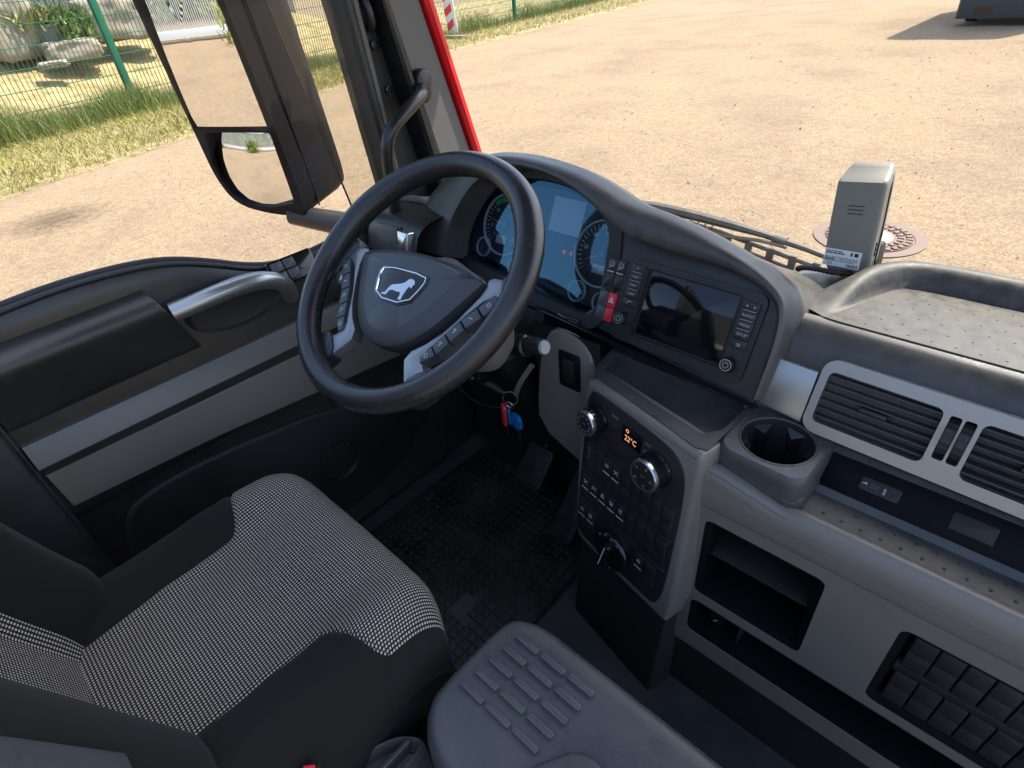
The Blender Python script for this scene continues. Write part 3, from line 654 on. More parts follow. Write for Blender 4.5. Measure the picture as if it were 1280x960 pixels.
# shelf below the vents
x0s, x1s = -.112, .8
MB().grid([[(x, y, z) for y, z in ((.612, .47), (.640, .4795), (.686, .4795), (.690, .484), (.734, .530), (.750, .533), (.775, .545))] for x in (x0s, x1s)]).build('shelf', 'tray_rubber', dash)
b = MB()
for i in range(36):
    for j in range(2): b.lathe([(.0024, .4795), (.002, .481), (.001, .4815)], 6, Matrix.Translation((-.08 + i * .024 + j * .012, .652 + j * .02, 0)))
b.build('shelf_dots', 'tray_rubber', dash, kind='stuff')
lp = smooth([(.640, .478), (.636, .486), (.629, .491), (.620, .491), (.612, .486), (.606, .476), (.604, .462)], 2)
def lipx(x): return min(1, max(0, (x + .125) / .03))
MB().grid([[(x, y, z - .006 * (1 - lipx(x)) * (1 if z > .48 else 0) + .020 * max(0, min(1, (-.12 - x) / .10)) * (1 if z > .465 else 0)) for y, z in lp] for x in (-.247, -.22, -.19, -.16, -.13, -.12, -.11, -.10, -.09, .2, .5, .8)]).build('shelf_lip', 'console_grey', dash)
BW = frame((.0, .712, .507), 0, 46)
MB().box(-.118, .8, -.026, .026, -.004, .0015, BW, b=.001).build('shelf_back', 'mirror_shell', dash)
ub = MB().box(-.058, -.008, -.010, .010, .001, .006, BW, b=.002, r=.004).build('socket_strip', 'matt_black', dash)
MB().box(-.046, -.034, -.004, .004, .0055, .0075, BW).build('usb_port', 'gloss_black', ub)
MB().lathe([(.0045, .005), (.0045, .0075), (.003, .0075), (.0025, .005)], 14, BW @ Matrix.Translation((-.018, -.001, 0))).build('aux_port', 'gloss_black', ub)
b = MB(); b.stroke([(-.055, 0), (-.049, 0)], .0008, .0066, BW); b.stroke([(-.053, 0), (-.051, .002), (-.0495, .002)], .0006, .0066, BW); b.text('AUX', .0045, -.027, -.001, .0066, BW, rot=90); b.build('print', 'white_print', ub)
MB().box(.050, .098, -.012, .012, .001, .0035, BW, b=.001).build('blank_cover', 'matt_black', dash)

# front panel under the shelf with pocket, slot and switch bank
hp = rrect(.026, .208, -.289, -.099, .012); hs = rrect(.025, .62, -.412, -.313, .015); hw = rrect(.304, .60, -.292, -.108, .014)
MB().plate([(.004, -.075), (.95, -.075), (.95, -.462), (.004, -.462)], [hp, hs, hw], .0, LF, .02, .012).build('front_panel', 'panel_grey', dash)
MB().grid([[(x, y, z) for y, z in smooth([(.609, .424), (.606, .43), (.604, .445), (.604, .462)], 1)] for x in (-.246, .8)]).build('upper_panel', 'panel_grey', dash)
def pocket(x0, x1, y0, y1, d, m='mirror_shell', name='pocket'):
    b = MB(); o = rrect(x0, x1, y0, y1, .011); b.rings([[(x, y, -.001) for x, y in o][::-1], [(x, y, -.006) for x, y in inset(o, .010)][::-1], [(x, y, -d) for x, y in inset(o, .016)][::-1]], LF); return b.build(name, m, dash)
pk = pocket(.027, .207, -.288, -.100, .13); MB().box(.038, .196, -.190, -.184, -.125, -.012, LF, b=.002).build('pocket_shelf', 'matt_black', pk)
sk = pocket(.026, .619, -.411, -.314, .10, name='open_slot')
MB().box(.11, .114, -.40, -.325, -.095, -.02, LF, b=.001).build('slot_divider', 'black_plastic', sk)
lg = MB().lathe([(.020, -.06), (.020, -.025), (.016, -.025), (.014, -.012), (.011, -.010)], 24, LF @ Matrix.Translation((.072, -.352, 0))).build('lighter', 'gloss_black', sk)
MB().stroke([(-.003 + .072, -.356), (.072, -.352), (.0745, -.349)], .0015, -.0095, LF).build('lighter_mark', 'white_print', lg)
bk = pocket(.305, .599, -.291, -.109, .02, 'mirror_shell', 'switch_bank')
MB().box(.316, .59, -.2025, -.1855, -.018, -.0035, LF, b=.002).build('bank_bar', 'black_plastic', bk)
for r_, v1 in enumerate((-.116, -.203)):
    for k in range(6):
        u0 = .322 + k * .0290
        b = MB(); b.box(u0, u0 + .0268, v1 - .0338, v1, -.017, -.0018, LF, b=.0012); b.box(u0, u0 + .0268, v1 - .069, v1 - .0342, -.017, -.0026, LF, b=.0012); b.build('blank_switch', 'black_plastic', bk)
MB().box(-.247, .8, -.15, .040, .0, .02, Matrix(((1, 0, 0, 0), (0, 0, 1, .614), (0, 1, 0, 0), (0, 0, 0, 1))), b=.004).build('lower_cover', 'matt_black', dash)

# driver side lower panels
MB().prism(smooth([(-.66, .31), (-.655, .42), (-.635, .53), (-.61, .572), (-.58, .576), (-.55, .572), (-.525, .556), (-.508, .515), (-.46, .44), (-.47, .24), (-.55, .26)], 1, True), -.012, .0, Matrix(((1, 0, 0, 0), (0, .0, -1, .70), (0, 1, 0, 0), (0, 0, 0, 1))), b=.006).build('knee_panel', 'panel_grey', dash)
SWF = Matrix(((1, 0, 0, 0), (0, 0, -1, .70), (0, 1, 0, 0), (0, 0, 0, 1)))
ks = MB().prism(rrect(-.592, -.540, .452, .536, .006), -.004, .003, SWF, b=.002).build('knee_switch', 'gloss_black', dash)
MB().box(-.580, -.553, .468, .520, .002, .008, SWF, b=.003).build('rocker', 'matt_black', ks)
MB().grid([[(x, y, z) for y, z in smooth([(.735, .575), (.72, .54), (.74, .46), (.86, .30), (.98, .12), (1.1, -.05), (1.19, -.15)], 2)] for x in (-1.14, -.9, -.655)]).build('knee_cover', 'matt_black', dash)
MB().grid([[(x, y, z) for y, z in smooth([(.705, .575), (.712, .42), (.76, .26), (.95, .02), (1.1, -.15)], 2)] for x in (-.66, -.58, -.50)]).build('lower_knee_cover', 'matt_black', dash)
# outer end of the dashboard towards the door
rows = []
for x, k in ((-1.165, .93), (-1.15, 1.0), (-1.06, 1.0), (-.98, .97)):
    rows.append([(x, y, .5 + (z - .5) * k) for y, z in smooth([(.70, .46), (.686, .57), (.688, .645), (.704, .688), (.75, .704), (.82, .70), (.90, .68), (1.0, .652)], 2)])
MB().grid(rows).build('end_cap', 'door_plastic', dash, ang=60)
EC = Matrix.Translation((-1.09, .689, .650)) @ Matrix.Rotation(R(78), 4, 'X')
MB().prism([(-.062, -.03), (.048, -.034), (.052, .038), (-.030, .034), (-.058, .018)], -.01, .005, EC, b=.003).build('end_vent_flap', 'dash_grain', dash)
MB().box(.057, .094, -.022, .034, -.01, .010, EC, b=.004).build('end_clip', 'bright_silver', dash)
MB().tube(smooth([(-1.16, .80, .685), (-1.14, .80, .705), (-1.08, .81, .708), (-1.06, .82, .690), (-1.05, .83, .66)], 2), .008, 10).build('end_bracket', 'pillar_trim', dash)

# ================================================================ INSTRUMENT CLUSTER
clu = thing('instrument_cluster', 'round dial instrument cluster behind the steering wheel', 'instruments', (-.78, .82, .57))
ccx, ccy = -.39, .05
cl2 = clus
MB().prism(inset(clus, -.012), -.040, -.032, FR).build('back_plate', 'dial_face', clu)
b = MB(); o = ccw(clus); b.rings([[(x, y, z) for x, y in q][::-1] for q, z in ((inset(o, -.03), .004), (o, .0), (inset(o, .004), -.012), (inset(o, .006), -.031))], FR, False, False); b.build('bezel', 'matt_black', clu)
Z = -.031
def dial(name, cx, cy, r, ring=.0032):
    d = MB().lathe([(r, -.001), (r, .001)], 56, FR @ Matrix.Translation((cx, cy, Z))).build(name, 'dial_face', clu)
    MB().rings([[((r + e) * math.cos(t) + cx, (r + e) * math.sin(t) + cy, Z + h) for t in [2 * math.pi * k / 64 for k in range(64)]] for e, h in ((ring, 0), (ring, .005), (ring * .5, .0065), (0, .005), (-.0006, 0))], FR, False, False).build('ring', 'white_print', d)
    return d
def ticks(b, cx, cy, r0, r1, a0, a1, n, w_):
    for k in range(n + 1):
        a = R(a0 + (a1 - a0) * k / n); b.stroke([(cx + r0 * math.cos(a), cy + r0 * math.sin(a)), (cx + r1 * math.cos(a), cy + r1 * math.sin(a))], w_, Z + .002, FR)
def needle(d, cx, cy, a, ln, w_=.0022, cap=.009):
    a = R(a); MB().prism([(cx + math.cos(a) * ln, cy + math.sin(a) * ln), (cx + math.sin(a) * w_, cy - math.cos(a) * w_), (cx - math.cos(a) * .006, cy - math.sin(a) * .006), (cx - math.sin(a) * w_, cy + math.cos(a) * w_)], Z + .003, Z + .006, FR).build('needle', 'needle_red', d)
    MB().lathe([(cap, .002), (cap, .009), (cap * .7, .011)], 20, FR @ Matrix.Translation((cx, cy, Z))).build('needle_cap', 'key_grey', d)
def numer(b, cx, cy, r, items, size):
    for s_, a in items: b.text(s_, size, cx + r * math.cos(R(a)), cy + r * math.sin(R(a)), Z + .002, FR)
TC, TR_ = (-.474, .056), .064
d = dial('tachometer', *TC, TR_)
b = MB(); ticks(b, *TC, .050, .060, 225, -45, 30, .0011); numer(b, *TC, .042, [('5', 190), ('10', 140), ('15', 92), ('20', 45), ('25', 2), ('30', -42)], .0115); b.text('12', .008, TC[0] - .03, TC[1] - .024, Z + .002, FR); b.build('numerals', 'white_print', d)
b = MB(); 
for k in range(9): a = R(132 - k * 5.2); b.stroke([(TC[0] + .050 * math.cos(a), TC[1] + .050 * math.sin(a)), (TC[0] + .059 * math.cos(a), TC[1] + .059 * math.sin(a))], .0034, Z + .0025, FR)
b.build('economy_band', 'green_print', d); needle(d, *TC, 172, .052)
l_ = MB().box(TC[0] - .020, TC[0] + .010, TC[1] - .042, TC[1] - .024, Z, Z + .003, FR).build('odometer', 'lcd_grey', d)
MB().text('12:45', .0065, TC[0] + .024, TC[1] - .030, Z + .003, FR).text('km/h', .0055, TC[0] + .024, TC[1] - .038, Z + .003, FR).build('print', 'grey_print', d)
SC = (-.206, .053)
d = dial('speedometer', *SC, .062)
b = MB(); ticks(b, *SC, .049, .058, 222, -30, 26, .0011); numer(b, *SC, .041, [('20', 172), ('40', 128), ('60', 84), ('80', 42), ('100', 4)], .0112); b.build('numerals', 'white_print', d)
needle(d, *SC, 207, .050)
MB().box(SC[0] - .014, SC[0] + .020, SC[1] - .038, SC[1] - .021, Z, Z + .003, FR).build('trip_display', 'lcd_grey', d)
for nm, (x, y), r, a in (('oil_gauge', (-.528, -.004), .020, 268), ('fuel_gauge', (-.418, -.026), .022, 92), ('pressure_gauge', (-.2425, -.030), .020, 62), ('air_gauge', (-.178, -.036), .020, 70)):
    d = dial(nm, x, y, r, .0022); b = MB(); ticks(b, x, y, r - .006, r - .0025, 100, -60, 6, .0011); b.build('marks', 'white_print', d); needle(d, x, y - .003, a, r * .75, .0011, .0045)
lc = MB().box(-.352, -.270, .071, .140, Z - .001, Z + .002, FR).build('driver_display', 'lcd_grey', clu)
b = MB(); b.stroke(circ(-.298, .037, .0032, 14), .0010, Z + .001, FR, True); b.stroke([(-.298, .035), (-.298, .039)], .0010, Z + .001, FR); b.stroke([(-.283, .035), (-.280, .041), (-.277, .035)], .0010, Z + .001, FR, True); b.build('telltales', 'lit_red', clu)
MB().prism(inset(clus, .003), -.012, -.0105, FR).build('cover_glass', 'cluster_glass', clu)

# ================================================================ INFOTAINMENT UNIT
nav = thing('infotainment_unit', 'black navigation radio with dark screen, side keys and two knobs', 'radio', (-.4, .78, .56))
MB().plate(rrect(-.122, .137, -.083, .066, .016, 5), [rrect(-.078, .098, -.066, .056, .004)], .0075, FR, .008).build('frame', 'black_plastic', nav)
MB().box(-.079, .099, -.067, .057, -.002, .0028, FR).build('screen_surround', 'matt_black', nav)
MB().box(-.071, .0925, -.061, .053, .002, .0042, FR, b=.0005).build('screen', 'screen', nav)
def keycol(u0, u1, top, n, labels):
    h = .0148
    for k in range(n):
        v = top - k * (h + .0006)
        ky = MB().box(u0, u1, v - h, v, .006, .0115 if k < n - 1 else .0105, FR, b=.0012).build('key', 'black_plastic', nav)
        b = MB(); um = (u0 + u1) / 2
        if labels[k] == 'arrows':
            for s_ in (-1, 1): b.add([(um + s_ * .008, v - .007, .0118), (um + s_ * .005, v - .0048, .0118), (um + s_ * .005, v - .0092, .0118)], [(0, 1, 2)], FR)
        elif labels[k] == 'phone': b.stroke([(um - .004, v - .010), (um - .003, v - .006), (um + .001, v - .0045), (um + .004, v - .006)], .0014, .0108, FR)
        elif labels[k] == 'back': b.stroke([(um - .003, v - .010), (um + .003, v - .010), (um + .003, v - .007), (um - .003, v - .007)], .0011, .0108, FR)
        else: b.text(labels[k], .0062, um, v - .0066, .0118, FR)
        if k < n - 2: b.stroke([(u0 + .003, v - h + .0010), (u1 - .003, v - h + .0010)], .0009, .0118, FR)
        b.build('key_print', 'grey_print', ky)
keycol(-.110, -.083, .057, 5, ['II', 'NAV', 'MAP', 'CAR', 'phone']); keycol(.1015, .1285, .050, 5, ['arrows', 'RADIO', 'MEDIA', 'SETUP', 'back'])
for u, v in ((-.100, -.042), (.1125, -.054)):
    kn = MB().lathe([(.0135, .004), (.0135, .008), (.0118, .009), (.0118, .024), (.0105, .026)], 36, FR @ Matrix.Translation((u, v, 0))).build('knob', 'matt_black', nav)
    MB().rings([[(r_ * math.cos(2 * math.pi * k / 32) + u, r_ * math.sin(2 * math.pi * k / 32) + v, z) for k in range(32)] for r_, z in ((.0098, .026), (.0095, .0268), (.0085, .0268), (.0082, .026))], FR, False, False).build('knob_ring', 'bright_silver', kn)
    b = MB(); b.stroke(circ(u, v, .0045, 16), .0012, .0264, FR, True); b.build('knob_mark', 'grey_print', kn)
# dash switches by the cluster
sw_ = thing('switch_block', 'upper pair of black rocker switches left of the navigation radio', 'switches', (-.54, .8, .64))
def rocker_pair(root, u0, u1, v0, v1, mats, prints):
    MB().box(u0 - .002, u1 + .002, v0 - .002, v1 + .003, -.006, .0012, FR, b=.0005).build('surround', 'gloss_black', root)
    um = (u0 + u1) / 2; vm = v0 + (v1 - v0) * .49
    for k, (a, c) in enumerate(((u0, um - .0006), (um + .0006, u1))):
        for j, (p, q, z) in enumerate(((vm + .0004, v1, .0085), (v0, vm - .0004, .0065))):
            o = MB().box(a, c, p, q, .0, z, FR, b=.0015).build('rocker', mats[k], root)
            if prints[k] and j == 0:
                b = MB(); x_, y_ = (a + c) / 2, (p + q) / 2 + .001
                if prints[k] == 'tri': b.stroke([(x_ - .005, y_ - .005), (x_, y_ + .005), (x_ + .005, y_ - .005)], .0012, .0088, FR, True); b.stroke([(x_ - .0024, y_ - .0034), (x_, y_ + .0016), (x_ + .0024, y_ - .0034)], .0008, .0088, FR, True)
                else:
                    b.stroke(rrect(x_ - .004, x_ + .004, y_ - .003, y_ + .006, .002, 2), .001, .0088, FR, True); b.stroke([(x_ - .004, y_ - .006), (x_ + .004, y_ + .004)], .001, .0088, FR)
                    b.stroke([(a + .003, p + .0018), (c - .003, p + .0018)], .0022, .0088, FR)
                b.build('print', 'white_print' if prints[k] == 'tri' else 'grey_print', o)
rocker_pair(sw_, -.1625, -.1235, .004, .056, ('black_plastic', 'black_plastic'), ('lamp', 'fan'))
hz_ = thing('hazard_switch', 'red hazard warning rocker beside a blank black switch', 'switches', (-.54, .78, .58))
rocker_pair(hz_, -.1635, -.1255, -.060, -.005, ('key_grey', 'red_plastic'), (None, 'tri'))

# ================================================================ CLIMATE AND SWITCH CONSOLE
con = thing('centre_console', 'grey console with climate knobs, switch rows and open top tray', 'console', (-.36, .62, .15))
go = smooth([(-.030, .022), (-.02, .029), (.22, .029), (.228, .027), (.231, .01), (.233, -.10), (.243, -.36), (.20, -.363), (-.005, -.362), (-.022, -.345), (-.034, -.20), (-.036, -.02)], 1, True)
MB().prism(go, -.05, .0, KF, b=.010, seg=3).build('housing', 'console_grey', con)
MB().box(-.034, .229, -.36, .0, -.15, -.02, KF, b=.004).build('body', 'console_grey', con)
blk = MB().prism(smooth([(-.014, .006), (-.006, .017), (.03, .018), (.165, .012), (.195, .0), (.212, -.025), (.218, -.10), (.218, -.29), (.208, -.333), (.19, -.342), (.0, -.342), (-.014, -.33), (-.019, -.27), (-.019, -.02)], 2, True), -.01, .0025, KF, b=.002).build('switch_plate', 'black_plastic', con)
# top tray
ot = [(-.512, .785), (-.502, .700), (-.488, .672), (-.36, .638), (-.258, .610), (-.242, .616), (-.226, .785)]
hl = inset(ccw([(-.494, .752), (-.486, .692), (-.36, .660), (-.266, .640), (-.244, .668), (-.238, .752)]), .002)
MB().plate(ot, [hl], .5345, I4, .03, .018).build('tray_rim', 'tray_rubber', con)
MB().prism(inset(ccw(hl), -.002), .512, .5185, I4).build('tray_base', 'tray_rubber', con)
def knob(u, v, r, h, marks):
    M_ = KF @ Matrix.Translation((u, v, 0)); n = 56
    kb = MB().rings([[((q + (.0006 if (k % 2 and q == r) else 0)) * math.cos(2 * math.pi * k / n), (q + (.0006 if (k % 2 and q == r) else 0)) * math.sin(2 * math.pi * k / n), z) for k in range(n)] for q, z in ((r * 1.13, .002), (r * 1.13, .006), (r, .008), (r, h - .004))], M_, False, True).build('knob', 'gloss_black', con, ang=20)
    MB().lathe([(r + .0008, h - .006), (r + .0008, h - .001), (r - .001, h + .001), (r - .004, h + .0005)], 48, M_, False, False).build('knob_rim', 'bright_silver', kb)
    MB().lathe([(r - .0035, h), (r - .005, h + .0004)], 48, M_).build('knob_face', 'matt_black', kb)
    b = MB()
    for k in range(marks):
        a = 2 * math.pi * k / marks; c, s_ = math.cos(a) * r * .62, math.sin(a) * r * .62; b.stroke(circ(c, s_, .0016, 6), .0009, h + .0010, M_, True)
        b.stroke([(c * 1.25, s_ * 1.25), (c * 1.32, s_ * 1.32)], .001, h + .0010, M_)
    b.stroke([(-.003, 0), (.003, 0)], .001, h + .001, M_); b.build('knob_print', 'grey_print', kb)
knob(.012, -.031, .0235, .034, 11); knob(.158, -.043, .0275, .036, 5)
ld = MB().box(.074, .119, -.040, -.006, .002, .0035, KF, b=.0005).build('climate_display', 'gloss_black', con)
MB().text('22°C', .0155, .095, -.028, .0042, KF, sx=.85).stroke(circ(.086, -.013, .003, 10), .001, .0042, KF, True).build('digits', 'lit_orange', ld)
b = MB(); b.text('MENU', .006, .054, -.004, .0032, KF, sx=.9).text('+', .007, .057, -.020, .0032, KF).text('-', .007, .057, -.036, .0032, KF).text('A/C', .0075, .132, -.012, .0032, KF).stroke(circ(.129, -.030, .0042, 10), .001, .0032, KF, True).stroke([(.124, -.046), (.121, -.050), (.125, -.053)], .001, .0032, KF); b.build('plate_print', 'grey_print', con)
for v in (-.0655,): MB().box(.045, .120, v - .016, v + .012, .002, .004, KF, b=.001).build('key_row', 'black_plastic', con)
for v in (-.1665, -.2395): MB().box(-.012, .212, v - .0028, v + .0028, .002, .006, KF, b=.0015).build('divider_bar', 'black_plastic', con)
def icon(b, x, y, k, z=.0088):
    s_ = .0042
    q = {0: [[(-1, 1), (-1, -1)], [(1, 1), (1, -1)], [(-1, 0), (1, 0)], [(-.4, .9), (.4, .9)]], 1: [[(-1, 1), (1, -1)], [(-1, -1), (1, 1)], [(-1, 1), (-1, .2)], [(1, 1), (1, .2)]],
         2: [[(-.5, 1), (.5, 1), (.5, .3), (-.5, .3), (-.5, 1)], [(-.9, -.1), (.9, -1)], [(-.9, -1), (.9, -.1)]], 3: [[(-.9, 1), (.9, 1), (.9, 0), (-.9, 0), (-.9, 1)], [(-.8, -.4), (.8, -.4)], [(-.8, -.9), (.8, -.9)]],
         4: [[(-.8, 1), (-.8, .1), (.4, .1), (.9, .6), (.9, 1), (-.8, 1)], [(-.6, -.4), (.2, -1), (.9, -.4)]], 5: [[(math.cos(t * .7) * .9, math.sin(t * .7) * .9) for t in range(10)], [(-.4, 0), (.4, 0)]], 6: [[(-.8, -1), (-.8, 1), (.8, 1), (.8, -1), (-.8, -1)], [(-.4, .3), (.4, .3)], [(-.4, -.3), (.4, -.3)]]}[k]
    for l_ in q: b.stroke([(x + px * s_, y + py_ * s_) for px, py_ in l_], .0010, z, KF)
def switch(u, v1, h, ic=None, w_=.0205):
    o = MB().box(u, u + w_, v1 - h * .52, v1, .002, .0080, KF, b=.0014); o.box(u, u + w_, v1 - h, v1 - h * .54, .002, .0060, KF, b=.0014); o = o.build('switch', 'black_plastic', con)
    if ic is not None: b = MB(); icon(b, u + w_ / 2, v1 - h * .24, ic, .0083); b.stroke([(u + .003, v1 - h * .50), (u + w_ - .003, v1 - h * .50)], .0020, .0083, KF); b.build('print', 'white_print', o)
for k in range(9):
    dz = -.0004 * k
    switch(-.006 + k * .0238, -.094 + dz, .066, {2: 5, 3: 1}.get(k), .0228)
    switch(-.008 + k * .0240, -.172, .062, {0: 1, 1: 0, 2: 2, 3: 3, 4: 4}.get(k), .0228)
b = MB()
for k in range(4): b.stroke([(.003, -.102 - k * .008), (.008, -.102 - k * .008)], .0012, .0088, KF)
b.build('slider_print', 'grey_print', con)
for u, ic in ((-.010, 5), (.0145, 6), (.148, 5), (.173, None)): switch(u, -.246, .062, ic, .0228)
M_ = KF @ Matrix.Translation((.092, -.296, 0))
rot = MB().lathe([(.043, .002), (.043, .012), (.040, .016), (.034, .017)], 48, M_).build('light_switch', 'gloss_black', con)
MB().box(-.008, .008, -.033, .033, .016, .034, M_ @ Matrix.Rotation(R(-12), 4, 'Z'), b=.005).build('light_grip', 'gloss_black', rot)
b = MB(); b.stroke([(.0, -.028), (.0, .028)], .0022, .0344, M_ @ Matrix.Rotation(R(-12), 4, 'Z'))
for a in (60, 85, 110, 135, 265, 285): b.stroke(circ(.0365 * math.cos(R(a)), .0365 * math.sin(R(a)), .0022, 8), .0009, .0168, M_, True)
b.build('light_print', 'white_print', rot)
MB().box(-.026, .222, -.64, -.362, -.16, -.022, KF, b=.01).build('lower_skirt', 'matt_black', con)

# ================================================================ CUP HOLDER
cup = thing('cup_holder', 'grey square cup holder with round opening on the dashboard shelf', 'cup holder', (-.172, .694, .48))
CF = Matrix.Translation((-.172, .694, 0)) @ Matrix.Rotation(R(-2), 4, 'Z')
def sq(h, r): return rrect(-h, h, -h, h, r, 8)
o = ccw(sq(.069, .024)); MB().rings([[(x, y, z) for x, y in q] for q, z in ((o, .478), (o, .492), (inset(o, .002), .497), (inset(o, .006), .499), (inset(o, .012), .500))], CF, False, False).build('base', 'tray_rubber', cup)
hole = circ(0, 0, .0505, 56)
b = MB(); b.plate(sq(.0615, .024), [hole], .535, CF, .0, .012)
o = ccw(sq(.0615, .024)); b.rings([[(x, y, z) for x, y in q] for q, z in ((inset(o, -.006), .496), (inset(o, -.006), .518), (inset(o, -.005), .527), (inset(o, -.003), .532), (o, .535))], CF, False, False); b.build('top', 'grey_box', cup)
MB().lathe([(.0505, .535), (.052, .5365), (.0535, .5365), (.055, .535)], 56, CF, False, False).build('rim', 'tray_rubber', cup)
MB().lathe([(.0505, .534), (.048, .520), (.043, .412), (.0, .411)], 56, CF, False, False).build('well', 'matt_black', cup)
for k in range(6):
    a = R(60 * k + 18); t = Matrix.Rotation(a, 4, 'Z')
    MB().add([(.048, -.017, .526), (.048, .017, .526), (.037, 0, .516), (.046, -.013, .46), (.046, .013, .46), (.040, 0, .46)], [(0, 1, 2), (0, 2, 5, 3), (1, 4, 5, 2), (0, 3, 4, 1), (3, 5, 4)], CF @ t).build('grip_tongue', 'satin_black', cup)
b = MB(); b.stroke(circ(-.046, .043, .0055, 14), .0009, .5356, CF, True); b.stroke([(-.049, .043), (-.044, .045)], .0009, .5356, CF); b.build('emblem', 'matt_black', cup)

# ================================================================ STEERING WHEEL AND COLUMN
whl = thing('steering_wheel', 'black leather steering wheel with silver spokes and a lion emblem', 'steering wheel', (-.697, .47, .755))
WF = frame((-.697, .47, .755), 0, 54, 4.5)
RM = .2105
def sst0(y): return min(1, max(0, (y + .03) / .05))
n = 120; rows = []
for k in range(n + 1):
    a = 2 * math.pi * k / n; th = 1 + .10 * max(0, math.cos(a - R(30))) ** 12 + .10 * max(0, math.cos(a - R(150))) ** 12
    rows.append([((RM + .0195 * th * math.cos(t)) * math.cos(a), (RM + .0195 * th * math.cos(t)) * math.sin(a), .0205 * th * math.sin(t)) for t in [2 * math.pi * j / 20 for j in range(21)]])
MB().grid(rows, WF).build('rim', 'wheel_leather', whl, ang=80)
hh = [(0, .046), (.06, .043), (.11, .036), (.138, .029), (.146, .022), (.143, .010), (.130, -.022), (.110, -.058), (.088, -.086), (.06, -.110), (.03, -.123), (0, -.127)]
hub = hh + [(-x, y) for x, y in hh[-2:0:-1]]
ho_ = ccw(smooth([(x * (.90 + .06 * sst0(y)), y * .96) for x, y in hub], 2, True))
b = MB(); b.rings([[(x, y, z) for x, y in q] for q, z in ((inset(ho_, .012), -.07), (inset(ho_, .001), -.03), (ho_, -.014), (inset(ho_, .0015), -.008), (inset(ho_, .005), -.005))], WF, False, False)
o2 = [(x * .80, y * .80 - .002 if y > 0 else y * .84) for x, y in ho_]
b.rings([[(x, y, -.005) for x, y in inset(ho_, .005)], [(x * .92, y * .92, -.002) for x, y in ho_], [(x, y, .002) for x, y in o2], [(x * .95, y * .95, .0045) for x, y in o2], [(x * .5, y * .5, .006) for x, y in o2]], WF); b.build('airbag_cover', 'airbag_skin', whl, ang=25)
# emblem
EM = WF @ Matrix.Translation((-.004, -.018, .0055))
shd = [(-.050, .022), (.050, .022), (.054, .006), (.037, -.034), (-.037, -.034), (-.054, .006)]
so_ = smooth(shd, 1, True)
em = MB().prism([(x * 1.10, y * 1.12) for x, y in so_], -.002, .0012, EM, b=.001).build('emblem', 'gloss_black', whl)
q = ccw(so_); MB().rings([[(x, y, z) for x, y in r_] for r_, z in ((q, .001), (inset(q, .0005), .0030), (inset(q, .0022), .0030), (inset(q, .003), .0012))], EM, False, False).build('emblem_rim', 'chrome', em)
lz = [(568, 228), (562, 219), (548, 213), (532, 219), (520, 230), (495, 240), (470, 243), (447, 246), (432, 256), (420, 270), (408, 285), (388, 289), (387, 295), (413, 299), (419, 290), (432, 276), (450, 273), (472, 281), (489, 282), (489, 298), (478, 313), (480, 320), (494, 320), (503, 300), (512, 286), (524, 268), (538, 252), (549, 262), (556, 247), (565, 243)]
def lmap(p):
    dx, dy = p[0] - 512, p[1] - 180; ax, ay = 235 / .102, 50 / .102; bx, by = -82 / -.054, 155 / -.054; det = ax * by - bx * ay
    return ((dx * by - bx * dy) / det, (ax * dy - dx * ay) / det + .018)
b = MB(); b.plate([lmap(p) for p in lz], [], .0021, EM, .0008); b.build('lion_badge', 'bright_silver', em)
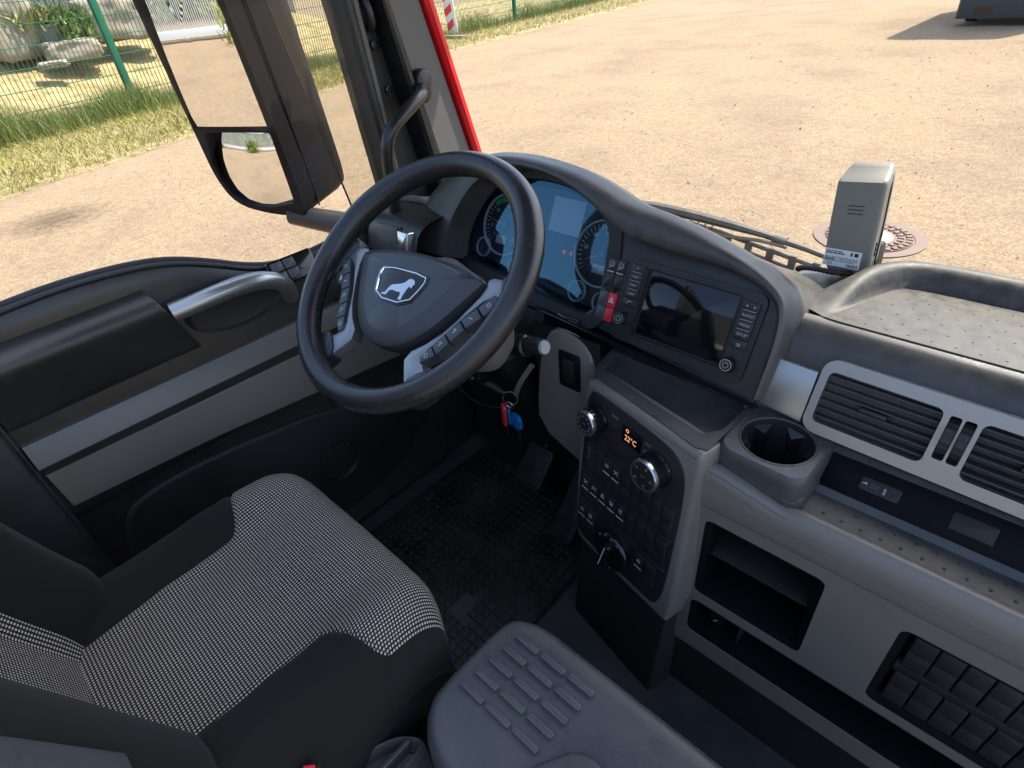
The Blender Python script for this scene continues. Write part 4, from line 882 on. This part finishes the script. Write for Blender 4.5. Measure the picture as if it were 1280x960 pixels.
# spokes: silver wings with key strips, silver feet, black rim mounts
for s_ in (1, -1):
    def mx(l): return [(s_ * x, y) for x, y in l]
    wing = MB().prism(smooth(mx([(.140, .034), (.176, .034), (.188, .022), (.183, .002), (.158, .004), (.130, -.040), (.112, -.076), (.092, -.112), (.112, -.132), (.124, -.142), (.092, -.166), (.080, -.152), (.058, -.118), (.10, -.082), (.128, -.030), (.145, .010)]), 1, True), -.034, -.012, WF, b=.004, seg=2).build('spoke', 'spoke_silver', whl)
    MB().prism(smooth(mx([(.112, -.128), (.132, -.128), (.150, -.150), (.125, -.185), (.098, -.185), (.083, -.158)]), 1, True), -.034, -.008, WF, b=.006).build('spoke_mount', 'wheel_leather', whl)
    MB().prism(smooth(mx([(.160, .042), (.20, .05), (.212, .01), (.20, -.035), (.186, -.03), (.180, .0)]), 1, True), -.034, -.008, WF, b=.007).build('spoke_mount', 'wheel_leather', whl)
    A = [(.163, .012), (.144, -.014), (.126, -.040), (.112, -.066), (.100, -.090), (.090, -.112)]
    B = [(.185, -.002), (.166, -.030), (.147, -.054), (.133, -.080), (.120, -.104), (.099, -.124)]
    A = [tuple(Vector(q_).lerp(Vector(p_), .72)) for p_, q_ in zip(A, B)]
    for k in range(5):
        g = .04
        qd = [tuple(Vector(A[k]).lerp(Vector(A[k + 1]), g)), tuple(Vector(A[k]).lerp(Vector(A[k + 1]), 1 - g)), tuple(Vector(B[k]).lerp(Vector(B[k + 1]), 1 - g)), tuple(Vector(B[k]).lerp(Vector(B[k + 1]), g))]
        ky = MB().prism(mx(qd), -.03, -.009, WF, b=.0018).build('key', 'key_grey', wing)
        cx, cy = s_ * sum(p[0] for p in qd) / 4, sum(p[1] for p in qd) / 4
        b = MB(); 
        if k == 0: b.stroke(circ(cx, cy, .003, 8), .0009, -.0086, WF, True)
        elif k == 1: b.stroke([(cx - .003, cy), (cx + .003, cy)], .0011, -.0086, WF)
        elif k == 4: b.stroke(circ(cx, cy, .0032, 8), .0009, -.0086, WF, True)
        else: b.stroke([(cx - .002, cy - .003), (cx + .002, cy + .003)], .0011, -.0086, WF); b.stroke([(cx - .003, cy + .002), (cx, cy + .004)], .001, -.0086, WF)
        b.build('key_print', 'white_print', ky)
    MB().prism(smooth(mx([(.166, -.032), (.186, -.008), (.196, -.026), (.184, -.044)]), 1, True), -.04, -.016, WF, b=.005).build('thumb_paddle', 'bright_silver', wing)
MB().lathe([(.075, -.11), (.07, -.06), (.05, -.03)], 32, WF).build('hub_shroud', 'matt_black', whl)

colm = thing('steering_column', 'steering column shroud with multi function stalk behind the wheel', 'steering column', (-.697, .72, .40))
CA = frame((-.697, .47, .755), 0, 54)
b = MB(); rs = []
for t, hw_, hh_ in ((-.06, .060, .040), (-.075, .078, .050), (-.10, .092, .058), (-.15, .098, .066), (-.19, .094, .062), (-.215, .085, .05)):
    rs.append([(math.copysign(abs(math.cos(a)) ** .6, math.cos(a)) * hw_, math.copysign(abs(math.sin(a)) ** .7, math.sin(a)) * hh_ - .012 * (-t * 5), t) for a in [2 * math.pi * k / 40 for k in range(40)]])
b.rings(rs, CA, True, True); b.build('shroud', 'pillar_trim', colm, ang=60)
MB().tube([(-.74, .70, .48), (-.75, .80, .25), (-.76, .92, .0), (-.76, 1.0, -.15)], .035, 14).build('shaft', 'matt_black', colm)
for nm, sg in (('stalk', 1), ('left_stalk', -1)):
    def q_(x): return -.697 + sg * (x + .697)
    if sg > 0:
        stt = MB().tube([(-.66, .625, .560), (-.640, .625, .566), (-.615, .624, .574), (-.600, .623, .579), (-.598, .623, .580), (-.565, .621, .590), (-.560, .621, .592)], [.015, .021, .0215, .0205, .017, .016, .0145], 24).build('stalk', 'satin_black', colm)
        MB().tube([(-.562, .621, .591), (-.556, .6208, .593), (-.554, .6208, .5936)], [.0125, .0125, .011], 20).build('stalk_button', 'lcd_grey', stt)
b = MB(); SM = Matrix.Translation((-.625, .6235, .571)) @ Matrix.Rotation(R(0), 4, 'X')
ST = frame((-.622, .6235, .5715), 0, 40)
b.stroke(rrect(-.006, .002, -.004, .006, .002, 2), .0009, .0222, ST, True); b.stroke([(-.004, -.008), (.003, -.009)], .0009, .0222, ST); b.stroke([(.036, .002), (.040, .006)], .0009, .0178, ST); b.build('stalk_print', 'grey_print', stt)
il = MB().lathe([(.024, 0), (.024, .012), (.017, .014), (.017, .022)], 28, frame((-.775, .645, .425), -18, -20)).build('ignition_lock', 'gloss_black', colm)

ky = thing('key_ring', 'bunch of keys with red fob and blue key hanging from the ignition', 'keys', (-.72, .68, .37))
MB().tube([(-.768, .640, .422), (-.745, .655, .405), (-.722, .668, .388)], [.008, .009, .007], 10).build('ignition_key', 'matt_black', ky)
def ring3(c, r_, t, ax): 
    q = Vector(ax).to_track_quat('Z', 'Y').to_matrix().to_4x4(); M_ = Matrix.Translation(c) @ q
    return MB().tube([(r_ * math.cos(2 * math.pi * k / 24), r_ * math.sin(2 * math.pi * k / 24), 0) for k in range(24)], t, 6, M_, True)
ring3((-.712, .672, .375), .016, .0011, (.5, -.8, .3)).build('split_ring', 'steel', ky); ring3((-.716, .672, .355), .011, .0010, (.2, -.9, -.3)).build('split_ring', 'steel', ky)
def fob(name, m, c, w_, h, th, rot, yaw=20, r_=None):
    return MB().prism(rrect(-w_, w_, -h, h, r_ or w_ * .9, 6), -th, th, frame(c, yaw, 0, rot), b=th * .7, cap0=True).build(name, m, ky)
fob('red_fob', 'red_plastic', (-.738, .672, .316), .0115, .033, .004, -6, 30); fob('blue_tag', 'blue_plastic', (-.722, .674, .318), .007, .024, .003, -6, 50)
fob('key_head', 'blue_plastic', (-.700, .672, .316), .019, .021, .0035, 8, 10, .016)
MB().prism([(-.005, 0), (.005, 0), (.0045, -.046), (.002, -.052), (-.0045, -.048), (-.0035, -.040), (-.005, -.034), (-.0035, -.026), (-.005, -.018)], -.001, .001, frame((-.697, .671, .298), 10, 0, 10), cap0=True).build('key_blade', 'steel', ky)
MB().prism([(-.003, 0), (.003, 0), (.003, -.045), (-.003, -.042)], -.001, .001, frame((-.735, .675, .292), 30, 0, -8), cap0=True).build('thin_blade', 'steel', ky)
MB().grid([[(-.655 - .055 * k / 8 - dx, .69 - .016 * math.sin(k / 8 * 3), .478 - .108 * k / 8) for dx in (-.0065, .0065)] for k in range(9)]).grid([[(-.655 - .055 * k / 8 - dx, .6915 - .016 * math.sin(k / 8 * 3), .478 - .108 * k / 8) for dx in (-.0065, .0065)] for k in range(9)]).build('lanyard', 'strap', ky)
MB().tube(smooth([(-.95, .70, .32), (-.88, .69, .285), (-.80, .685, .30), (-.745, .68, .33)], 2), .0012, 6).build('cover_wire', 'steel', colm)

# ================================================================ DRIVER SEAT
seat = thing('driver_seat', 'driver seat with woven grey check centre and black velour bolsters', 'seat', (-.668, .03, -.15))
XC = -.668
def wrap(a, h, r_):
    a_ = abs(a); sg = 1 if a >= 0 else -1
    if a_ < h - r_: return sg * a_, 0
    th = (a_ - (h - r_)) / r_
    if th < math.pi / 2: return sg * (h - r_ + r_ * math.sin(th)), r_ * (1 - math.cos(th))
    return sg * h, r_ + (a_ - (h - r_) - r_ * math.pi / 2)
def sst(a, b_, x): x = min(1, max(0, (x - a) / (b_ - a))); return x * x * (3 - 2 * x)
def cw(y): return .122 + .012 * sst(-.2, .08, y) + .105 * sst(.085, .175, y)
def cush(t, s_):
    X, dx = wrap(t, .238, .055)
    Y, dy = wrap(max(s_, 0), .258, .055) if s_ > 0 else (s_, 0)
    Y -= .035 * (abs(X) / .238) ** 5 * (1 if s_ > .05 else s_ / .05 if s_ > 0 else 0)
    z = .396 + .030 * sst(.10, .185, abs(X)) * (1 - .6 * sst(.08, .25, s_)) - dx - dy + .012 * sst(.05, .2, s_)
    z -= .006 * math.exp(-((abs(t) - cw(s_)) / .006) ** 2)
    z += .0035 * noise.noise((t * 9, s_ * 9, 1.3)) + .0012 * noise.noise((t * 26, s_ * 26, 4.3))
    return (XC + X, Y, z)
sr = [-.24 + i * .0075 for i in range(78)]
def patch(f0, f1, n_, name, m, par):
    rows, uvs = [], []
    for s_ in sr:
        a, c = f0(s_), f1(s_); r1, u1 = [], []
        for i in range(n_ + 1): t = a + (c - a) * i / n_; r1.append(cush(t, s_)); u1.append((t, s_))
        rows.append(r1); uvs.append(u1)
    return MB().grid(rows, I4, uvs).build(name, m, par, ang=180)
patch(lambda s_: -cw(s_), lambda s_: cw(s_), 48, 'cushion_cloth', 'weave', seat)
patch(lambda s_: cw(s_), lambda s_: .36, 26, 'cushion_bolster', 'velour', seat); patch(lambda s_: -.36, lambda s_: -cw(s_), 26, 'cushion_bolster', 'velour', seat)
# backrest
UP, NN = Vector((0, -.27, .963)), Vector((0, .963, .27)); BB = Vector((XC, -.155, .385))
def bk_(t, s_):
    X, dx = wrap(t, .245, .06); bol = (.086 if X < 0 else .100) * sst(.10, .175, abs(X)) * sst(-.14, .06, s_) * (1 - .25 * sst(.3, .6, s_))
    bulge = bol + .012 * noise.noise((t * 5, s_ * 5, 9)) * .4 - dx - .006 * math.exp(-((abs(t) - .125) / .006) ** 2)
    p = BB + Vector((X, 0, 0)) + UP * s_ + NN * bulge; return tuple(p)
bs = [-.03 + i * .012 for i in range(56)]
def bpatch(a, c, n_, name, m):
    rows = [[bk_(a + (c - a) * i / n_, s_) for i in range(n_ + 1)] for s_ in bs]; uvs = [[(a + (c - a) * i / n_, s_) for i in range(n_ + 1)] for s_ in bs]
    MB().grid(rows, I4, uvs).build(name, m, seat, ang=180)
bpatch(-.125, .125, 24, 'backrest_cloth', 'weave'); bpatch(.125, .40, 30, 'backrest_bolster', 'velour'); bpatch(-.40, -.125, 30, 'backrest_bolster', 'velour')
MB().prism(rrect(-.235, .235, -.22, .235, .03, 5), .20, .31, Matrix.Translation((XC, 0, 0)), b=.02, cap0=True).build('seat_pan', 'black_plastic', seat)
MB().prism(rrect(-.215, .215, -.20, .22, .03, 5), .08, .195, Matrix.Translation((XC, 0, 0)), b=.02, cap0=True).build('seat_frame', 'black_plastic', seat)
MB().prism(rrect(-.17, .17, -.18, .17, .03, 5), -.15, .08, Matrix.Translation((XC, 0, 0)), b=.02).build('pedestal', 'matt_black', seat)
AR = Matrix.Translation((-.425, -.150, .60)) @ Matrix.Rotation(R(19.4), 4, 'X')
MB().prism(rrect(-.024, .026, -.065, .03, .010, 4), -.03, .3, AR, b=.01, cap0=True).build('folded_armrest', 'grey_box', seat)
bu = thing('belt_buckle', 'seat belt buckle with red button beside the driver cushion', 'buckle', (-.49, -.05, .32))
BU = Matrix.Translation((-.400, -.010, .372)) @ Matrix.Rotation(R(-25), 4, 'Z') @ Matrix.Rotation(R(-35), 4, 'X')
MB().prism(rrect(-.021, .021, -.013, .013, .006), -.09, .0, BU, b=.003, cap0=True).build('buckle_body', 'satin_black', bu)
MB().box(-.017, .017, -.011, .004, -.004, .003, BU, b=.002).build('release_button', 'red_buckle', bu)
MB().box(-.017, .017, .006, .0105, -.004, .0015, BU, b=.001).build('tongue_slot', 'black_plastic', bu)
MB().tube([(-.41, -.06, .31), (-.415, -.09, .22), (-.42, -.1, .1)], .014, 10).build('buckle_stem', 'matt_black', bu)
sb_ = thing('seat_belt', 'black seat belt webbing behind the seat at the door pillar', 'seat belt', (-1.0, -.15, .3))
MB().grid([[(-1.125 + .19 * k / 8 + o * .2, -.30 + .22 * k / 8 + o * .3, .62 - .27 * k / 8 - .01 * math.sin(k / 8 * 3) + o) for o in (0, .022, .045)] for k in range(9)]).build('webbing', 'velour', sb_)
MB().prism(rrect(-.05, .05, -.03, .03, .01), -.01, .012, Matrix.Translation((-.955, -.10, .335)) @ Matrix.Rotation(R(30), 4, 'Z'), b=.006, cap0=True).build('anchor_cover', 'satin_black', sb_)

# ================================================================ BOX BETWEEN THE SEATS, TRAY
bx_ = thing('storage_box', 'dark grey moulded storage box with ribbed lid between the seats', 'storage box', (-.2, .2, -.15))
BO = ccw(smooth([(-.374, .135), (-.385, .17), (-.382, .285), (-.372, .312), (-.335, .331), (-.27, .333), (.25, .333), (.30, .30), (.30, .09), (-.2, .085), (-.33, .100)], 2, True))
b = MB(); b.rings([[(x, y, z) for x, y in q] for q, z in ((BO, .10), (inset(BO, -.004), .20), (BO, .315), (inset(BO, .0015), .334), (inset(BO, .006), .3445), (inset(BO, .012), .3485), (inset(BO, .019), .350), (inset(BO, .03), .3505))], I4); lid = b.build('lid', 'grey_box', bx_, ang=60)
for j in range(5):
    for i in range(3):
        x0 = -.346 + i * .0465 + j * -.003; y = .288 - j * .0245 + i * .0015
        MB().prism(rrect(x0, x0 + .043, y - .0052, y + .0052, .0042, 3), .348, .3562, I4, b=.003, seg=2).build('rib', 'grey_box', lid)
MB().prism(smooth([(-.245, .11), (-.222, .17), (-.205, .200), (-.19, .225), (-.16, .235), (.25, .235), (.25, .11)], 1, True), .345, .3585, I4, b=.007, seg=3).build('raised_lid_step', 'grey_box', lid)
MB().prism(inset(BO, .012), -.15, .12, I4).build('body', 'matt_black', bx_)
tr_ = thing('side_tray', 'small dark plastic tray tucked between seat and storage box', 'tray', (-.40, .06, -.15))
TO = ccw(smooth([(-.452, -.02), (-.445, .05), (-.425, .100), (-.395, .125), (-.378, .12), (-.376, -.02)], 2, True))
b = MB(); b.rings([[(x, y, z) for x, y in q] for q, z in ((TO, .10), (TO, .245), (inset(TO, .003), .25), (inset(TO, .006), .245), (inset(TO, .010), .225))], I4); b.build('tub', 'grey_box', tr_)
MB().box(-.408, -.400, .0, .11, .22, .249, b=.002).build('divider', 'grey_box', tr_)
MB().prism(inset(TO, .01), -.15, .10, I4).build('foot', 'matt_black', tr_)

# ================================================================ FLOOR MAT, PEDALS
fm = thing('floor_mat', 'black rubber floor mat with square tread pads in the footwell', 'mat', (-.78, .5, -.15))
MB().prism(smooth([(-.556, .18), (-.556, .86), (-.60, .92), (-1.08, .92), (-1.10, .86), (-1.10, .18)], 1, True), -.15, -.143, I4, b=.003).build('sheet', 'mat_rubber', fm)
b = MB(); n_ = 0
for i in range(23):
    for j in range(31):
        x, y = -.572 - i * .0225, .195 + j * .0225
        if .40 < y < .66 and -.80 < x < -.64 and noise.noise((x * 8, y * 8, 4)) > .22: continue
        b.prism(rrect(x - .0098, x + .0098, y - .0098, y + .0098, .002, 1), -.144, -.1385, I4, b=.0015, seg=1)
b.build('tread_pads', 'mat_rubber', fm, kind='stuff')
tun = MB().prism(smooth([(-.548, -.2), (-.548, .80), (-.52, 1.1), (1.0, 1.1), (1.0, -.2)], 1, True), -.15, -.128, I4, b=.01, seg=3).build('tunnel_cover', 'floor_rubber', kind='structure')
for nm, lab, x, y, z, w_, h in (('accelerator_pedal', 'black accelerator pedal in the dark footwell beside the console', -.64, .80, -.02, .035, .11), ('brake_pedal', 'black brake pedal in the dark footwell below the keys', -.80, .82, .0, .045, .06)):
    pd = thing(nm, lab, 'pedal', (x, y, -.15)); PF = frame((x, y, z), 0, 42)
    pl = MB().prism(rrect(-w_, w_, -h, h, .015), -.008, .004, PF, b=.004, cap0=True).build('pad', 'rubber', pd)
    for k in range(5): MB().box(-w_ * .8, w_ * .8, -h * .8 + k * h * .38, -h * .8 + k * h * .38 + .008, .003, .0075, PF, b=.001).build('grip_bar', 'rubber', pl)
    MB().tube([(x, y + .02, z), (x, y + .12, z + .10), (x, y + .2, z + .3)], .011, 8).build('arm', 'matt_black', pd)

# ================================================================ TOLL BOX AND WIPERS
ob = thing('toll_box', 'grey upright toll device with white label on the dashboard', 'toll device', (-.22, 1.05, .65))
OF = frame((-.226, 1.045, .746), 5, 9, 7)
def osec(v):   # half width, front depth, back depth at height v
    k = sst(.045, .088, v); k2 = sst(-.062, -.09, v) if False else (sst(.062, .092, -v))
    k = min(1, max(0, (v - .062) / .030)); return .0365 * (1 - .05 * k - .22 * k2 + .03 * (1 - abs(v) / .09)), .016 - .034 * k - .004 * k2, -.024
b = MB(); rs = []
vs_ = [-.092 + i * .184 / 36 for i in range(37)]
for v in vs_:
    hw_, fz, bz = osec(v); top = sst(.084, .092, v) * .005; bot = sst(.084, .092, -v) * .006
    o = rrect(-hw_ + top, hw_ - top, bz, fz, .007, 4)
    arch = .010 * sst(.05, .09, v)
    rs.append([(x, v - arch * (x / .04) ** 2 * 1.2, z) for x, z in o])
b.rings(rs, OF, True, True); sh_ = b.build('shell', 'obu_shell', ob, ang=50)
MB().tube([(.0375, -.070, -.006), (.0384, -.02, -.006), (.0378, .05, -.006), (.035, .070, -.010)], .0012, 6, OF).build('shell_seam', 'matt_black', sh_)
for k in range(3): MB().box(-.012, .012, .010 + k * .0062, .0115 + k * .0062, .012, .01655, OF).build('speaker_slit', 'matt_black', sh_)
for k in range(3): MB().box(-.001, .001, -.0035, .0035, -.002, .0012, OF @ Matrix.Translation((.0374, -.052 + k * .008, .004)) @ Matrix.Rotation(R(90), 4, 'Y') @ Matrix.Rotation(R(20), 4, 'Z')).build('side_vent', 'matt_black', sh_)
lb = MB().box(-.032, .026, -.078, -.049, .010, .0166, OF @ Matrix.Rotation(R(-3), 4, 'Z')).build('label_sticker', 'paper', ob)
LB = OF @ Matrix.Rotation(R(-3), 4, 'Z'); b = MB()
for r_, (u0, u1, v, h) in enumerate(((-.030, -.004, -.0525, .0012), (-.030, .000, -.0555, .0016), (-.030, .022, -.0625, .0008), (-.030, -.012, -.0655, .0022), (-.008, .022, -.0655, .001), (-.030, .018, -.0685, .0007))):
    u = u0
    while u < u1:
        w_ = random.uniform(.0008, .0026); b.box(u, min(u + w_, u1), v - h, v + h * .6, .0164, .01675, LB); u += w_ + random.uniform(.0004, .0012)
b.box(.009, .012, -.0575, -.0515, .0164, .01675, LB); b.box(.015, .021, -.0575, -.0515, .0164, .01675, LB); b.text('CE', .0068, -.021, -.0735, .0168, LB)
for k in range(9): b.box(.006 + k * .002, .0068 + k * .002 + (k % 3) * .0003, -.0765, -.0715, .0164, .01675, LB)
b.build('label_print', 'matt_black', lb)
MB().box(-.02, .036, -.098, -.04, -.05, -.02, OF, b=.005).build('bracket', 'matt_black', ob)
cp = smooth([(-.205, 1.02, .664), (-.225, .998, .668), (-.25, .985, .674), (-.272, .985, .672), (-.285, .992, .664), (-.288, 1.01, .655)], 3)
MB().tube(cp, [.0042 + .0010 * (i % 2) for i in range(len(cp))], 8).build('coiled_cable', 'rubber', ob, ang=10)

wp = thing('windscreen_wiper', 'dusty black windscreen wiper resting outside below the windscreen', 'wiper', (-.5, 1.28, .58))
WY = 1.285
MB().tube([(-.80, WY, .600), (-.735, WY, .603), (-.63, WY, .600), (-.53, WY, .594), (-.46, WY, .588), (-.36, WY, .575), (-.26, WY, .556), (-.2, WY, .545)], [.012, .013, .013, .011, .008, .007, .006, .006], 8).build('arm', 'wiper_grey', wp)
MB().tube(smooth([(-.72, WY - .01, .580), (-.62, WY - .01, .580), (-.56, WY - .01, .568), (-.50, WY - .01, .573), (-.45, WY - .01, .577), (-.40, WY - .01, .573)], 2), .0045, 8).build('washer_hose', 'strap', wp)
MB().tube([(-.435, WY, .583), (-.405, WY, .580)], .012, 10).build('blade_joint', 'wiper_grey', wp)
for z0, z1, r_ in ((.572, .535, .0055), (.552, .508, .004), (.545, .500, .003)): MB().tube([(-.70, WY, z0 + .012), (-.56, WY, z0), (-.22, WY, z1 - .012)], r_, 6).build('blade_rail', 'wiper_grey', wp)
for k in range(7):
    x = -.60 + k * .052; MB().box(x, x + .016, WY - .006, WY + .006, .536 - k * .005, .574 - k * .005, b=.002).build('blade_clip', 'wiper_grey', wp)
MB().tube([(-.735 + k * .004, WY - .012 + .006 * math.cos(k * 1.3), .586 + .006 * math.sin(k * 1.3)) for k in range(40)], .0016, 5).build('arm_spring', 'steel', wp)
